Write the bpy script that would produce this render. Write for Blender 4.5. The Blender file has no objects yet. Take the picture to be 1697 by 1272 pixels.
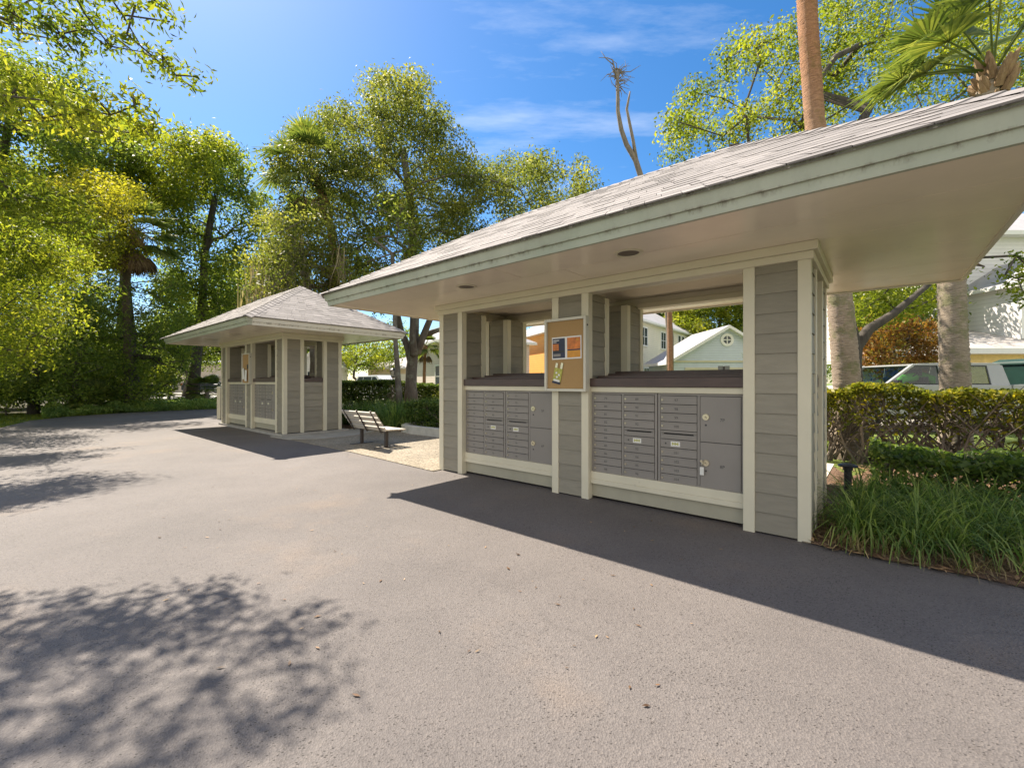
import bpy, math, random
import numpy as np
from mathutils import Vector, Matrix
R = math.radians
SC = bpy.context.scene
COL = SC.collection
random.seed(7)
RNG = np.random.default_rng(11)
# camera numbers solved from the photograph (pixel units of the 1697 px frame)
F, CX, CY, CH = 712.2, 848.5, 633.7, 1.29
def wx(px, d): return (px - CX) * d / F
def wz(py, d): return CH + (CY - py) * d / F
def gd(py): return CH * F / (py - CY)
# kiosk axes: +X along its front to the right, +Y to its back
YAW = R(49.8); S_, C_ = math.sin(YAW), math.cos(YAW)
KA = (2.395, 3.443); ROTK = math.atan2(-C_, S_)
def K(X, Y, Z=0.0): return Vector((KA[0] + X*S_ + Y*C_, KA[1] - X*C_ + Y*S_, Z))

# ------------------------------------------------------------ materials
def nt(m):
    m.use_nodes = True
    t = m.node_tree; t.nodes.clear()
    o = t.nodes.new('ShaderNodeOutputMaterial')
    return t, o
def N(t, typ, **kw):
    n = t.nodes.new(typ)
    for k, v in kw.items():
        if k.startswith('i_'):
            key = k[2:]
            n.inputs[int(key) if key.isdigit() else key].default_value = v
        else: setattr(n, k, v)
    return n
def noise(t, vec, scale, detail=5, rough=.6):
    n = N(t, 'ShaderNodeTexNoise'); n.inputs['Scale'].default_value = scale
    n.inputs['Detail'].default_value = detail; n.inputs['Roughness'].default_value = rough
    if vec is not None: t.links.new(vec, n.inputs['Vector'])
    return n.outputs['Fac']
def ramp(t, fac, stops):
    r = N(t, 'ShaderNodeValToRGB'); e = r.color_ramp.elements
    while len(e) < len(stops): e.new(.5)
    for k, (p, c) in enumerate(stops):
        e[k].position = p; e[k].color = (c[0], c[1], c[2], 1)
    t.links.new(fac, r.inputs['Fac']); return r.outputs['Color']
def mixc(t, a, b, fac, blend='MIX'):
    m = N(t, 'ShaderNodeMix', data_type='RGBA', blend_type=blend)
    for s, v in ((6, a), (7, b), (0, fac)):
        if hasattr(v, 'is_linked') or hasattr(v, 'links'): t.links.new(v, m.inputs[s])
        else: m.inputs[s].default_value = (v[0], v[1], v[2], 1) if s else v
    return m.outputs[2]
def bump(t, h, strength, dist=.01, prev=None):
    b = N(t, 'ShaderNodeBump'); b.inputs['Strength'].default_value = strength
    b.inputs['Distance'].default_value = dist
    t.links.new(h, b.inputs['Height'])
    if prev is not None: t.links.new(prev, b.inputs['Normal'])
    return b.outputs['Normal']
def sc(c, k): return tuple(min(1, x*k) for x in c)
def P(name, col, rough=.6, var=.12, scale=6., bmp=.0, bscale=60., metal=0., stain_mottle=None, stretch=None, spec=.5, rndvar=0., dirt=0.):
    """painted / plain surface: colour wanders a little, optional streaky stains, fine bump"""
    m = bpy.data.materials.new(name); t, o = nt(m)
    b = N(t, 'ShaderNodeBsdfPrincipled'); t.links.new(b.outputs[0], o.inputs[0])
    tc = N(t, 'ShaderNodeTexCoord'); vec = tc.outputs['Object']
    if stretch:
        mp = N(t, 'ShaderNodeMapping'); mp.inputs['Scale'].default_value = stretch
        t.links.new(vec, mp.inputs['Vector']); sv = mp.outputs['Vector']
    else: sv = vec
    f = noise(t, sv, scale)
    c = ramp(t, f, [(.3, sc(col, 1-var)), (.7, sc(col, 1+var))])
    if rndvar:
        a = N(t, 'ShaderNodeAttribute', attribute_name='rnd')
        rr = ramp(t, a.outputs['Fac'], [(0, (1-rndvar,)*3), (1, (1+rndvar*.6,)*3)])
        c = mixc(t, c, rr, 1.0, 'MULTIPLY')
    if stain_mottle:
        sf = noise(t, sv, stain_mottle[1], 8, .7)
        sm = ramp(t, sf, [(stain_mottle[2], (0, 0, 0)), (stain_mottle[2]+.12, (1, 1, 1))])
        c = mixc(t, c, stain_mottle[0], sm)
    t.links.new(c, b.inputs['Base Color'])
    b.inputs['Roughness'].default_value = rough; b.inputs['Metallic'].default_value = metal
    b.inputs['Specular IOR Level'].default_value = spec
    if bmp:
        t.links.new(bump(t, noise(t, sv, bscale, 4), bmp, .004), b.inputs['Normal'])
    return m
def LEAF(name, dark, mid, light, trans=.35, rough=.5, nscale=.55, boost=1.35):
    m = bpy.data.materials.new(name); t, o = nt(m)
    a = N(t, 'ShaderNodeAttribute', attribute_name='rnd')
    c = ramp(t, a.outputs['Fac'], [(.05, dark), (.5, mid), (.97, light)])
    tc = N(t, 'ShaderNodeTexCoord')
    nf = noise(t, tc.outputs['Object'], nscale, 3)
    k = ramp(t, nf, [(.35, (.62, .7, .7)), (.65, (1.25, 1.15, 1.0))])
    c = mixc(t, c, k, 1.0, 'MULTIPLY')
    b = N(t, 'ShaderNodeBsdfPrincipled'); t.links.new(c, b.inputs['Base Color'])
    b.inputs['Roughness'].default_value = rough; b.inputs['Specular IOR Level'].default_value = .35
    tr = N(t, 'ShaderNodeBsdfTranslucent')
    c2 = mixc(t, c, (boost, boost, boost*.55), 1.0, 'MULTIPLY'); t.links.new(c2, tr.inputs['Color'])
    mx = N(t, 'ShaderNodeMixShader'); mx.inputs[0].default_value = trans
    t.links.new(b.outputs[0], mx.inputs[1]); t.links.new(tr.outputs[0], mx.inputs[2])
    t.links.new(mx.outputs[0], o.inputs[0]); return m
def BARK(name, c1, c2, scale=6., bmp=.8, stretch=(1, 1, .25), lichen=None):
    m = bpy.data.materials.new(name); t, o = nt(m)
    b = N(t, 'ShaderNodeBsdfPrincipled'); t.links.new(b.outputs[0], o.inputs[0])
    tc = N(t, 'ShaderNodeTexCoord'); mp = N(t, 'ShaderNodeMapping'); mp.inputs['Scale'].default_value = stretch
    t.links.new(tc.outputs['Object'], mp.inputs['Vector'])
    f = noise(t, mp.outputs[0], scale, 8, .7)
    c = ramp(t, f, [(.3, c1), (.7, c2)])
    if lichen:
        lf = noise(t, tc.outputs['Object'], 2.2, 6, .65)
        c = mixc(t, c, lichen, ramp(t, lf, [(.52, (0, 0, 0)), (.62, (.8, .8, .8))]))
    t.links.new(c, b.inputs['Base Color']); b.inputs['Roughness'].default_value = .9
    t.links.new(bump(t, f, bmp, .03), b.inputs['Normal']); return m

M = {}
M['trim'] = P('cream_paint', (.645, .59, .445), .42, .05, 3, .15, 45, stain_mottle=((.42, .38, .29), 5., .66), rndvar=.04)
M['soffit'] = P('soffit_paint', (.86, .76, .61), .20, .05, 2.5, .12, 18, stain_mottle=((.52, .43, .31), 7., .70), spec=.8)
M['siding'] = P('taupe_lap_siding', (.262, .234, .178), .55, .09, 5, .45, 26, stretch=(1, 1, 6), rndvar=.10, stain_mottle=((.19, .17, .125), 2.6, .62))
M['panel'] = P('painted_panel', (.37, .34, .25), .55, .08, 4, .15, 50)
M['counter'] = P('brown_counter', (.075, .047, .040), .38, .2, 5, .2, 60, stretch=(1, 6, 6))
M['box'] = P('mailbox_grey', (.25, .225, .20), .42, .05, 3, .06, 300, rndvar=.04)
M['boxdark'] = P('mailbox_gap', (.03, .028, .028), .6)
M['can'] = P('lamp_can_dark', (.13, .105, .085), .5)
M['lock'] = P('lock_brass', (.62, .56, .42), .3, .1, metal=.9)
M['ink'] = P('engraved_ink', (.05, .047, .045), .6)
M['white'] = P('white_plate', (.72, .70, .64), .5, .08, 30)
M['concrete'] = P('concrete', (.33, .31, .275), .85, .14, 4, .4, 120, stain_mottle=((.25, .22, .18), 2.2, .62))
M['bounce_pale'] = P('pale_bounce_concrete', (.60, .545, .44), .85, .08, 3, .3, 80)
M['curb'] = P('curb_concrete', (.48, .47, .42), .85, .12, 5, .4, 90, stain_mottle=((.27, .29, .22), 3., .6))
M['blackmetal'] = P('black_metal', (.02, .02, .022), .45)
M['iron'] = P('brown_iron', (.05, .038, .034), .5)
M['wood_light'] = P('weathered_slat', (.52, .47, .40), .7, .14, 7, .4, 60, stretch=(.3, 4, 4))
M['cork'] = P('cork', (.40, .25, .105), .85, .10, 160, .4, 300)
M['frame'] = P('board_frame', (.60, .57, .47), .4, .05)
M['navy'] = P('poster_navy', (.015, .017, .05), .4, .3, 9)
M['orange'] = P('poster_orange', (.55, .16, .02), .4, .45, 12)
M['amber'] = P('poster_amber', (.62, .27, .02), .4, .15, 9)
M['paper'] = P('paper', (.78, .76, .72), .6, .03)
M['tagyel'] = P('tag_yellow', (.42, .40, .07), .4, .3, 40)
M['skin_soil'] = P('soil', (.12, .085, .055), .95, .3, 6, .6, 40)

def asphalt():
    m = bpy.data.materials.new('asphalt'); t, o = nt(m)
    b = N(t, 'ShaderNodeBsdfPrincipled'); t.links.new(b.outputs[0], o.inputs[0])
    tc = N(t, 'ShaderNodeTexCoord'); v = tc.outputs['Object']
    big = noise(t, v, .38, 7, .66)
    c = ramp(t, big, [(.32, (.102, .091, .087)), (.5, (.134, .119, .112)), (.7, (.168, .150, .141))])
    warm = noise(t, v, .8, 4)
    c = mixc(t, c, (.215, .157, .112), ramp(t, warm, [(.55, (0, 0, 0)), (.75, (.5, .5, .5))]))
    vo = N(t, 'ShaderNodeTexVoronoi'); vo.inputs['Scale'].default_value = 140; t.links.new(v, vo.inputs['Vector'])
    g = ramp(t, vo.outputs['Color'], [(0, (.68, .66, .66)), (.6, (1.0, 1.0, 1.0)), (1, (1.32, 1.28, 1.24))])
    c = mixc(t, c, g, .75, 'MULTIPLY')
    pits = noise(t, v, 42, 3, .75)
    pm = ramp(t, pits, [(.60, (1, 1, 1)), (.66, (.42, .4, .4))])
    c = mixc(t, c, pm, .75, 'MULTIPLY')
    p2 = noise(t, v, 15, 6, .8)
    pm2 = ramp(t, p2, [(.66, (1, 1, 1)), (.70, (.5, .46, .44))])
    c = mixc(t, c, pm2, .8, 'MULTIPLY')
    vp = N(t, 'ShaderNodeTexVoronoi'); vp.inputs['Scale'].default_value = 66; mpp = N(t, 'ShaderNodeMapping'); mpp.inputs['Scale'].default_value = (1, 1.7, 1); mpp.inputs['Rotation'].default_value = (0, 0, .5); t.links.new(v, mpp.inputs['Vector']); t.links.new(mpp.outputs[0], vp.inputs['Vector'])
    sp = N(t, 'ShaderNodeSeparateColor'); t.links.new(vp.outputs['Color'], sp.inputs[0])
    clus = noise(t, v, 1.7, 5, .65); gsum = N(t, 'ShaderNodeMath', operation='MULTIPLY_ADD'); t.links.new(clus, gsum.inputs[0]); gsum.inputs[1].default_value = 1.9; t.links.new(sp.outputs[0], gsum.inputs[2])
    gt = N(t, 'ShaderNodeMath', operation='GREATER_THAN'); gt.inputs[1].default_value = 1.80; t.links.new(gsum.outputs[0], gt.inputs[0])
    pit = ramp(t, vp.outputs['Distance'], [(.22, (1, 1, 1)), (.40, (0, 0, 0))]); pk = mixc(t, pit, gt.outputs[0], 1., 'MULTIPLY')
    c = mixc(t, c, (.038, .032, .029), pk)
    wv = N(t, 'ShaderNodeTexNoise'); wv.inputs['Scale'].default_value = 1.3; wv.inputs['Detail'].default_value = 6; t.links.new(v, wv.inputs['Vector'])
    dv = mixc(t, v, wv.outputs['Color'], .35)
    cr = N(t, 'ShaderNodeTexVoronoi', feature='DISTANCE_TO_EDGE'); cr.inputs['Scale'].default_value = .42; t.links.new(dv, cr.inputs['Vector'])
    ck = ramp(t, cr.outputs[0], [(.0, (1, 1, 1)), (.0045, (0, 0, 0))]); ckm = ramp(t, noise(t, v, .33, 2), [(.50, (0, 0, 0)), (.62, (.45, .45, .45))])
    c = mixc(t, c, (.045, .04, .037), mixc(t, ck, ckm, 1., 'MULTIPLY'))
    st = ramp(t, noise(t, v, 1.1, 9, .72), [(.60, (0, 0, 0)), (.72, (.5, .5, .5))])
    c = mixc(t, c, (.085, .07, .06), st)
    t.links.new(c, b.inputs['Base Color']); b.inputs['Roughness'].default_value = .78
    h = N(t, 'ShaderNodeMath', operation='ADD'); t.links.new(vo.outputs['Distance'], h.inputs[0]); t.links.new(pits, h.inputs[1])
    nn = bump(t, h.outputs[0], .38, .009)
    t.links.new(nn, b.inputs['Normal']); return m
M['asphalt'] = asphalt()
def pebble():
    m = bpy.data.materials.new('pebble_concrete'); t, o = nt(m)
    b = N(t, 'ShaderNodeBsdfPrincipled'); t.links.new(b.outputs[0], o.inputs[0])
    tc = N(t, 'ShaderNodeTexCoord'); v = tc.outputs['Object']
    vo = N(t, 'ShaderNodeTexVoronoi'); vo.inputs['Scale'].default_value = 45; t.links.new(v, vo.inputs['Vector'])
    c = ramp(t, vo.outputs['Color'], [(0, (.12, .095, .07)), (.4, (.25, .215, .16)), (1, (.42, .37, .29))])
    c = mixc(t, c, ramp(t, noise(t, v, 1.4), [(.3, (.75, .74, .72)), (.7, (1.1, 1.08, 1.05))]), 1., 'MULTIPLY')
    t.links.new(c, b.inputs['Base Color']); b.inputs['Roughness'].default_value = .85
    t.links.new(bump(t, vo.outputs['Distance'], .7, .012), b.inputs['Normal']); return m
M['pebble'] = pebble()
def groundmat(name, a, bcol, s=.7, s2=30):
    m = bpy.data.materials.new(name); t, o = nt(m)
    b = N(t, 'ShaderNodeBsdfPrincipled'); t.links.new(b.outputs[0], o.inputs[0])
    tc = N(t, 'ShaderNodeTexCoord'); v = tc.outputs['Object']
    c = ramp(t, noise(t, v, s, 6, .65), [(.3, a), (.7, bcol)])
    c = mixc(t, c, ramp(t, noise(t, v, s2, 6, .75), [(.3, (.45, .45, .45)), (.7, (1.4, 1.4, 1.4))]), 1., 'MULTIPLY')
    t.links.new(c, b.inputs['Base Color']); b.inputs['Roughness'].default_value = .95
    t.links.new(bump(t, noise(t, v, s2*1.5, 5), .8, .05), b.inputs['Normal']); return m
M['lawn'] = groundmat('lawn_grass', (.10, .16, .025), (.20, .25, .04))
M['forest_floor'] = groundmat('forest_floor', (.05, .042, .022), (.085, .08, .03), .4)
M['mulch'] = groundmat('mulch', (.17, .10, .06), (.26, .155, .095), 3, 55)
M['shingle'] = P('shingle', (.262, .240, .230), .9, .12, 3, .5, 220, rndvar=.20, stain_mottle=((.17, .15, .145), 1.6, .60))  # dark mottles: weathering, plus leaf-shadow dapple put into the colour
M['shingle_pale'] = P('pale_shingle', (.50, .46, .43), .9, .12, 2, .4, 60, rndvar=.3)
def fascia_mat():
    m = P('fascia_green_front', (.40, .405, .32), .5, .12, 3, .1, 40, stretch=(1, 1, .5))
    t = m.node_tree; b = [n for n in t.nodes if n.type == 'BSDF_PRINCIPLED'][0]; src = b.inputs['Base Color'].links[0].from_socket
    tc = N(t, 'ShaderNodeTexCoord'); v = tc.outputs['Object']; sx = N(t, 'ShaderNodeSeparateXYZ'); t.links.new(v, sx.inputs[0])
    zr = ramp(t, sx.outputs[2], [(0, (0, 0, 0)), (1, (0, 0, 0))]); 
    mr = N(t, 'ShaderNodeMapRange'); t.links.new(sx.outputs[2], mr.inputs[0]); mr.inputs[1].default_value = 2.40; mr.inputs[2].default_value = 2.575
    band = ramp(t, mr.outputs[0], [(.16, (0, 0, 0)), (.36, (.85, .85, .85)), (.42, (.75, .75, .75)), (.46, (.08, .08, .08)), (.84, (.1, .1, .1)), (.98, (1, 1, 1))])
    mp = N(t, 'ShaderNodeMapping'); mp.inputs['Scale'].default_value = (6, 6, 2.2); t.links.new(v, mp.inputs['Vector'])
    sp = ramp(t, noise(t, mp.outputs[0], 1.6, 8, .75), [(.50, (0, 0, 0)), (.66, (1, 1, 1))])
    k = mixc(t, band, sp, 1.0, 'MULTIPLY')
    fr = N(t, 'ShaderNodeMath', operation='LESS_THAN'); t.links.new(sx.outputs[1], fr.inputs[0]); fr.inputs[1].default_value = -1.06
    src = mixc(t, (.66, .62, .52), src, fr.outputs[0])  # front run darker grey-green, the other sides cream
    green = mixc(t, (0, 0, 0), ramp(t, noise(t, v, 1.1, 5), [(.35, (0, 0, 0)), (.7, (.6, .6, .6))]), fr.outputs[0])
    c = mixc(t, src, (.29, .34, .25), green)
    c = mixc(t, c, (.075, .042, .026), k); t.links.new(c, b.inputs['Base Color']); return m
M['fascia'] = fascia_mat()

# ------------------------------------------------------------ mesh helpers
class MB:
    def __init__(s): s.v = []; s.f = []; s.m = []; s.uv = []
    def poly(s, pts, mi=0):
        i = len(s.v); s.v += [tuple(p) for p in pts]; s.f.append(tuple(range(i, i+len(pts)))); s.m.append(mi)
    def hexa(s, p, mi=0):
        i = len(s.v); s.v += [tuple(q) for q in p]
        for f in ((0, 3, 2, 1), (4, 5, 6, 7), (0, 1, 5, 4), (1, 2, 6, 5), (2, 3, 7, 6), (3, 0, 4, 7)):
            s.f.append(tuple(i+k for k in f)); s.m.append(mi)
    def box(s, x0, x1, y0, y1, z0, z1, mi=0):
        s.hexa([(x0, y0, z0), (x1, y0, z0), (x1, y1, z0), (x0, y1, z0), (x0, y0, z1), (x1, y0, z1), (x1, y1, z1), (x0, y1, z1)], mi)
    def bar(s, a, b, w, h, up=(0, 0, 1), mi=0):
        a, b, up = Vector(a), Vector(b), Vector(up); d = (b-a).normalized()
        x = d.cross(up).normalized(); u = x.cross(d).normalized(); x *= w/2; u *= h/2
        s.hexa([a-x-u, a+x-u, b+x-u, b-x-u, a-x+u, a+x+u, b+x+u, b-x+u], mi)
    def prism(s, prof, y0, y1, mi=0):
        """profile of (x,z) points extruded along y"""
        n = len(prof); i = len(s.v)
        s.v += [(x, y0, z) for x, z in prof] + [(x, y1, z) for x, z in prof]
        for k in range(n):
            j = (k+1) % n; s.f.append((i+k, i+j, i+n+j, i+n+k)); s.m.append(mi)
        s.f.append(tuple(i+k for k in reversed(range(n)))); s.m.append(mi)
        s.f.append(tuple(i+n+k for k in range(n))); s.m.append(mi)
    def tube(s, pts, rad, n=8, mi=0, cap=True, wob=0.):
        pts = [Vector(p) for p in pts]; i0 = len(s.v); m = len(pts)
        prev = None
        for k, p in enumerate(pts):
            d = (pts[min(k+1, m-1)] - pts[max(k-1, 0)])
            if d.length < 1e-9: d = Vector((0, 0, 1))
            d.normalize()
            if prev is None:
                x = d.cross(Vector((0, 1, 0)) if abs(d.y) < .9 else Vector((1, 0, 0))).normalized()
            else:
                x = prev - d*prev.dot(d)
                if x.length < 1e-6: x = d.orthogonal()
                x.normalize()
            prev = x; y = d.cross(x)
            r = rad[k] if hasattr(rad, '__len__') else rad
            for j in range(n):
                a = 2*math.pi*j/n; rr = r*(1 + (random.uniform(-wob, wob) if wob else 0))
                s.v.append(tuple(p + x*(math.cos(a)*rr) + y*(math.sin(a)*rr)))
        for k in range(m-1):
            for j in range(n):
                j2 = (j+1) % n
                s.f.append((i0+k*n+j, i0+k*n+j2, i0+(k+1)*n+j2, i0+(k+1)*n+j)); s.m.append(mi)
        if cap:
            s.f.append(tuple(i0+j for j in reversed(range(n)))); s.m.append(mi)
            s.f.append(tuple(i0+(m-1)*n+j for j in range(n))); s.m.append(mi)
    def lathe(s, prof, c=(0, 0, 0), n=20, mi=0, cap=True):
        i0 = len(s.v); m = len(prof)
        for r, z in prof:
            for j in range(n): a = 2*math.pi*j/n; s.v.append((c[0]+r*math.cos(a), c[1]+r*math.sin(a), c[2]+z))
        for k in range(m-1):
            for j in range(n):
                j2 = (j+1) % n; s.f.append((i0+k*n+j, i0+k*n+j2, i0+(k+1)*n+j2, i0+(k+1)*n+j)); s.m.append(mi)
        if cap:
            s.f.append(tuple(i0+j for j in reversed(range(n)))); s.m.append(mi); s.f.append(tuple(i0+(m-1)*n+j for j in range(n))); s.m.append(mi)
    def lap(s, p0, ux, nr, w, z0, z1, expo, t=.014, mi=0):
        """real overlapping boards on a vertical plane"""
        p0, ux, nr = Vector(p0), Vector(ux), Vector(nr); z = z0
        while z < z1 - 1e-4:
            zt = min(z+expo, z1); a = p0; b = p0+ux*w
            q = lambda p, zz, o: (p.x+nr.x*o, p.y+nr.y*o, zz)
            s.poly([q(a, z, t), q(b, z, t), q(b, zt, .002), q(a, zt, .002)], mi)
            s.poly([q(b, z, t), q(a, z, t), q(a, z, 0), q(b, z, 0)], mi)
            z = zt
    def xf(s, mat):
        s.v = [tuple(mat @ Vector(p)) for p in s.v]; return s
    def build(s, name, mats, parent=None, loc=None, smooth=False, bevel=0, rotz=0):
        if not isinstance(mats, (list, tuple)): mats = [mats]
        me = bpy.data.meshes.new(name); me.from_pydata(s.v, [], s.f)
        for m in mats: me.materials.append(m)
        if len(mats) > 1: me.polygons.foreach_set('material_index', s.m)
        me.attributes.new('rnd', 'FLOAT', 'FACE').data.foreach_set('value', np.array([random.random() for _ in s.f], np.float32))
        if smooth: me.polygons.foreach_set('use_smooth', [True]*len(s.f))
        me.update()
        o = bpy.data.objects.new(name, me); COL.objects.link(o)
        if parent is not None: o.parent = parent
        if loc is not None: o.location = loc
        if rotz: o.rotation_euler.z = rotz
        if bevel:
            b = o.modifiers.new('bevel', 'BEVEL'); b.width = bevel; b.segments = 2; b.limit_method = 'ANGLE'
        return o
def tag(o, label=None, cat=None, group=None, kind=None):
    if label: o['label'] = label
    if cat: o['category'] = cat
    if group: o['group'] = group
    if kind: o['kind'] = kind
    return o
def thing(name, label, cat, loc=(0, 0, 0), rotz=0, group=None):
    o = bpy.data.objects.new(name, None); COL.objects.link(o); o.empty_display_size = .2
    o.location = loc; o.rotation_euler.z = rotz
    return tag(o, label, cat, group)
def copy_tree(o, parent=None):
    c = o.copy(); COL.objects.link(c)
    if parent is not None: c.parent = parent
    for ch in [x for x in bpy.data.objects if x.parent == o]: copy_tree(ch, c)
    return c
def arr_mesh(name, V, nper, rnd, mats, parent=None, loc=None, mi=None):
    """many separate polygons of nper corners each, straight from numpy"""
    n = len(V)//nper
    me = bpy.data.meshes.new(name)
    me.vertices.add(len(V)); me.vertices.foreach_set('co', V.astype(np.float32).ravel())
    me.loops.add(len(V)); me.loops.foreach_set('vertex_index', np.arange(len(V), dtype=np.int32))
    me.polygons.add(n); me.polygons.foreach_set('loop_start', np.arange(0, len(V), nper, dtype=np.int32))
    me.attributes.new('rnd', 'FLOAT', 'FACE').data.foreach_set('value', rnd.astype(np.float32))
    if not isinstance(mats, (list, tuple)): mats = [mats]
    for m in mats: me.materials.append(m)
    if mi is not None: me.polygons.foreach_set('material_index', mi.astype(np.int32))
    me.update(calc_edges=True)
    o = bpy.data.objects.new(name, me); COL.objects.link(o)
    if parent is not None: o.parent = parent
    if loc is not None: o.location = loc
    return o
def unit(a): return a/np.maximum(np.linalg.norm(a, axis=1, keepdims=True), 1e-9)
def leaf_quads(Pn, Nrm, L, W, droop=.25):
    """diamond leaves at points Pn facing roughly Nrm"""
    n = len(Pn); Nn = unit(Nrm)
    a = unit(np.cross(Nn, unit(RNG.normal(size=(n, 3)))))
    a[:, 2] -= droop; a = unit(a)
    b = unit(np.cross(Nn, a)); Nn = unit(np.cross(a, b))
    l = (L*RNG.uniform(.45, 1.45, n))[:, None]; w = (W*RNG.uniform(.7, 1.25, n))[:, None]
    V = np.empty((n, 4, 3))
    V[:, 0] = Pn - a*l*.5; V[:, 2] = Pn + a*l*.5 - Nn*l*.08
    V[:, 1] = Pn + b*w*.5 + Nn*w*.12 - a*l*.06; V[:, 3] = Pn - b*w*.5 + Nn*w*.12 - a*l*.06
    return V.reshape(-1, 3)
def ball(n, c, r, flat=.8, core=.55):
    d = unit(RNG.normal(size=(n, 3))); u = RNG.uniform(0, 1, n)**core
    return np.asarray(c) + d*(r*u)[:, None]*np.array([1, 1, flat]), d

# ------------------------------------------------------------ plants
GREEN = {
 'oak': LEAF('leaf_oak', (.075, .10, .028), (.18, .21, .05), (.31, .31, .08), .62),
 'bright': LEAF('leaf_bright', (.10, .145, .016), (.235, .28, .03), (.385, .385, .055), .64),
 'gold': LEAF('leaf_gold', (.17, .18, .015), (.33, .32, .03), (.46, .41, .055), .64),
 'deep': LEAF('leaf_deep', (.065, .11, .028), (.15, .215, .05), (.32, .36, .09), .62),
 'mid': LEAF('leaf_mid', (.085, .13, .028), (.19, .255, .05), (.31, .35, .075), .64),
 'red': LEAF('leaf_red', (.10, .06, .015), (.25, .11, .025), (.30, .27, .05), .5),
 'hedge': LEAF('leaf_hedge_gold', (.075, .10, .014), (.19, .21, .022), (.42, .37, .035), .5, nscale=2),
 'shrub': LEAF('leaf_shrub', (.04, .08, .02), (.10, .16, .035), (.21, .27, .06), .5, nscale=3),
 'ground': LEAF('leaf_ground', (.12, .20, .05), (.26, .37, .10), (.46, .54, .20), .45, nscale=1.5),
 'blade': LEAF('leaf_blade', (.075, .14, .035), (.16, .26, .065), (.33, .42, .13), .5, nscale=3),
 'straw': LEAF('leaf_straw', (.14, .10, .05), (.26, .21, .10), (.38, .32, .17), .25, nscale=3),
 'palm': LEAF('leaf_palm', (.06, .10, .025), (.14, .19, .045), (.28, .31, .08), .45, nscale=1.2),
 'deadpalm': LEAF('leaf_deadpalm', (.10, .065, .035), (.20, .13, .07), (.32, .23, .13), .2),
 'moss': LEAF('spanish_moss', (.20, .175, .115), (.33, .285, .19), (.45, .39, .27), .3),
 'turf': LEAF('leaf_turf', (.07, .12, .012), (.15, .20, .02), (.27, .28, .03), .3, nscale=.8),
}
BK = {
 'oak': BARK('bark_oak', (.075, .062, .05), (.20, .17, .14), 9, lichen=(.25, .25, .20)),
 'dark': BARK('bark_dark', (.04, .034, .027), (.12, .10, .08), 8),
 'twig': BARK('bark_twig', (.10, .08, .06), (.22, .18, .14), 8, .4),
 'palmgrad': None,
 'palm': BARK('bark_palm', (.18, .14, .10), (.50, .41, .31), 11, 1.0, (1, 1, 5.5), lichen=(.22, .22, .10)),
 'palmred': BARK('bark_palm_red', (.17, .085, .045), (.37, .205, .115), 7, .9, (1, 1, 3.2)),
 'palmdark': BARK('bark_palm_dark', (.07, .055, .035), (.17, .13, .085), 9, .9, (1, 1, 3.2), lichen=(.06, .085, .03)),
 'boot': BARK('palm_boot', (.17, .10, .05), (.42, .29, .16), 9, .6),
 'snag': BARK('bark_snag', (.13, .10, .08), (.30, .25, .20), 9),
}
def palmgrad():
    m = BARK('bark_palm_two_tone', (.20, .15, .11), (.50, .40, .30), 11, 1.0, (1, 1, 5.5), lichen=(.20, .20, .09))
    t = m.node_tree; b = [n for n in t.nodes if n.type == 'BSDF_PRINCIPLED'][0]; src = b.inputs['Base Color'].links[0].from_socket
    tc = N(t, 'ShaderNodeTexCoord'); sx = N(t, 'ShaderNodeSeparateXYZ'); t.links.new(tc.outputs['Object'], sx.inputs[0])
    f = ramp(t, sx.outputs[2], [(0, (0, 0, 0)), (1, (1, 1, 1))]); mr = N(t, 'ShaderNodeMapRange'); t.links.new(sx.outputs[2], mr.inputs[0]); mr.inputs[1].default_value = 3.0; mr.inputs[2].default_value = 7.0
    c = mixc(t, src, (1.12, .70, .46), 1.0, 'MULTIPLY'); t.links.new(mixc(t, src, c, mr.outputs[0]), b.inputs['Base Color']); return m
BK['palmgrad'] = palmgrad()
def skeleton(trunk, rad, clumps, step=.9, jit=.16):
    """branches grow from the trunk polyline to every clump centre; pipe-model radii"""
    nodes = [np.array(p, float) for p in trunk]; par = [-1]+list(range(len(trunk)-1)); nt_ = len(trunk)
    tips = []
    first = max(1, int(nt_*.45))
    top = nodes[-1]
    for c in sorted(clumps, key=lambda c: np.linalg.norm(np.array(c[0])-top)):
        c0 = np.array(c[0], float)
        arr = np.array(nodes[first:]); dv = c0-arr; dist = np.linalg.norm(dv, axis=1)
        cost = dist + np.where(dv[:, 2] < -.3, 1.2*np.abs(dv[:, 2]), 0)
        j = int(np.argmin(cost))+first; L = np.linalg.norm(c0-nodes[j]); k = max(1, int(round(L/step)))
        a = nodes[j].copy(); pj = j
        for q in range(1, k+1):
            f = q/k; p = a + (c0-a)*f + np.array([0, 0, .10*L*math.sin(math.pi*f)])
            if q < k: p = p + RNG.normal(size=3)*jit*min(1, L)*.6
            nodes.append(p); par.append(pj); pj = len(nodes)-1
        tips.append(pj)
    cnt = np.zeros(len(nodes)); 
    for t in tips:
        while t != -1: cnt[t] += 1; t = par[t]
    tot = max(cnt.max(), 1)
    rr = np.maximum(.009, rad*.85*(cnt/tot)**.62)
    for k in range(nt_): rr[k] = rad*(1-.45*k/max(1, nt_-1))
    kids = {}
    for k, p in enumerate(par): kids.setdefault(p, []).append(k)
    chains = []; stack = [0]; seen = set()
    starts = [(None, 0)]
    while starts:
        p, k = starts.pop(); ch = [] if p is None else [p]
        while True:
            ch.append(k); ks = kids.get(k, [])
            if not ks: break
            ks = sorted(ks, key=lambda q: (-(q < nt_), -cnt[q])); starts += [(k, q) for q in ks[1:]]; k = ks[0]
        chains.append(ch)
    return nodes, rr, chains, nt_
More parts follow.
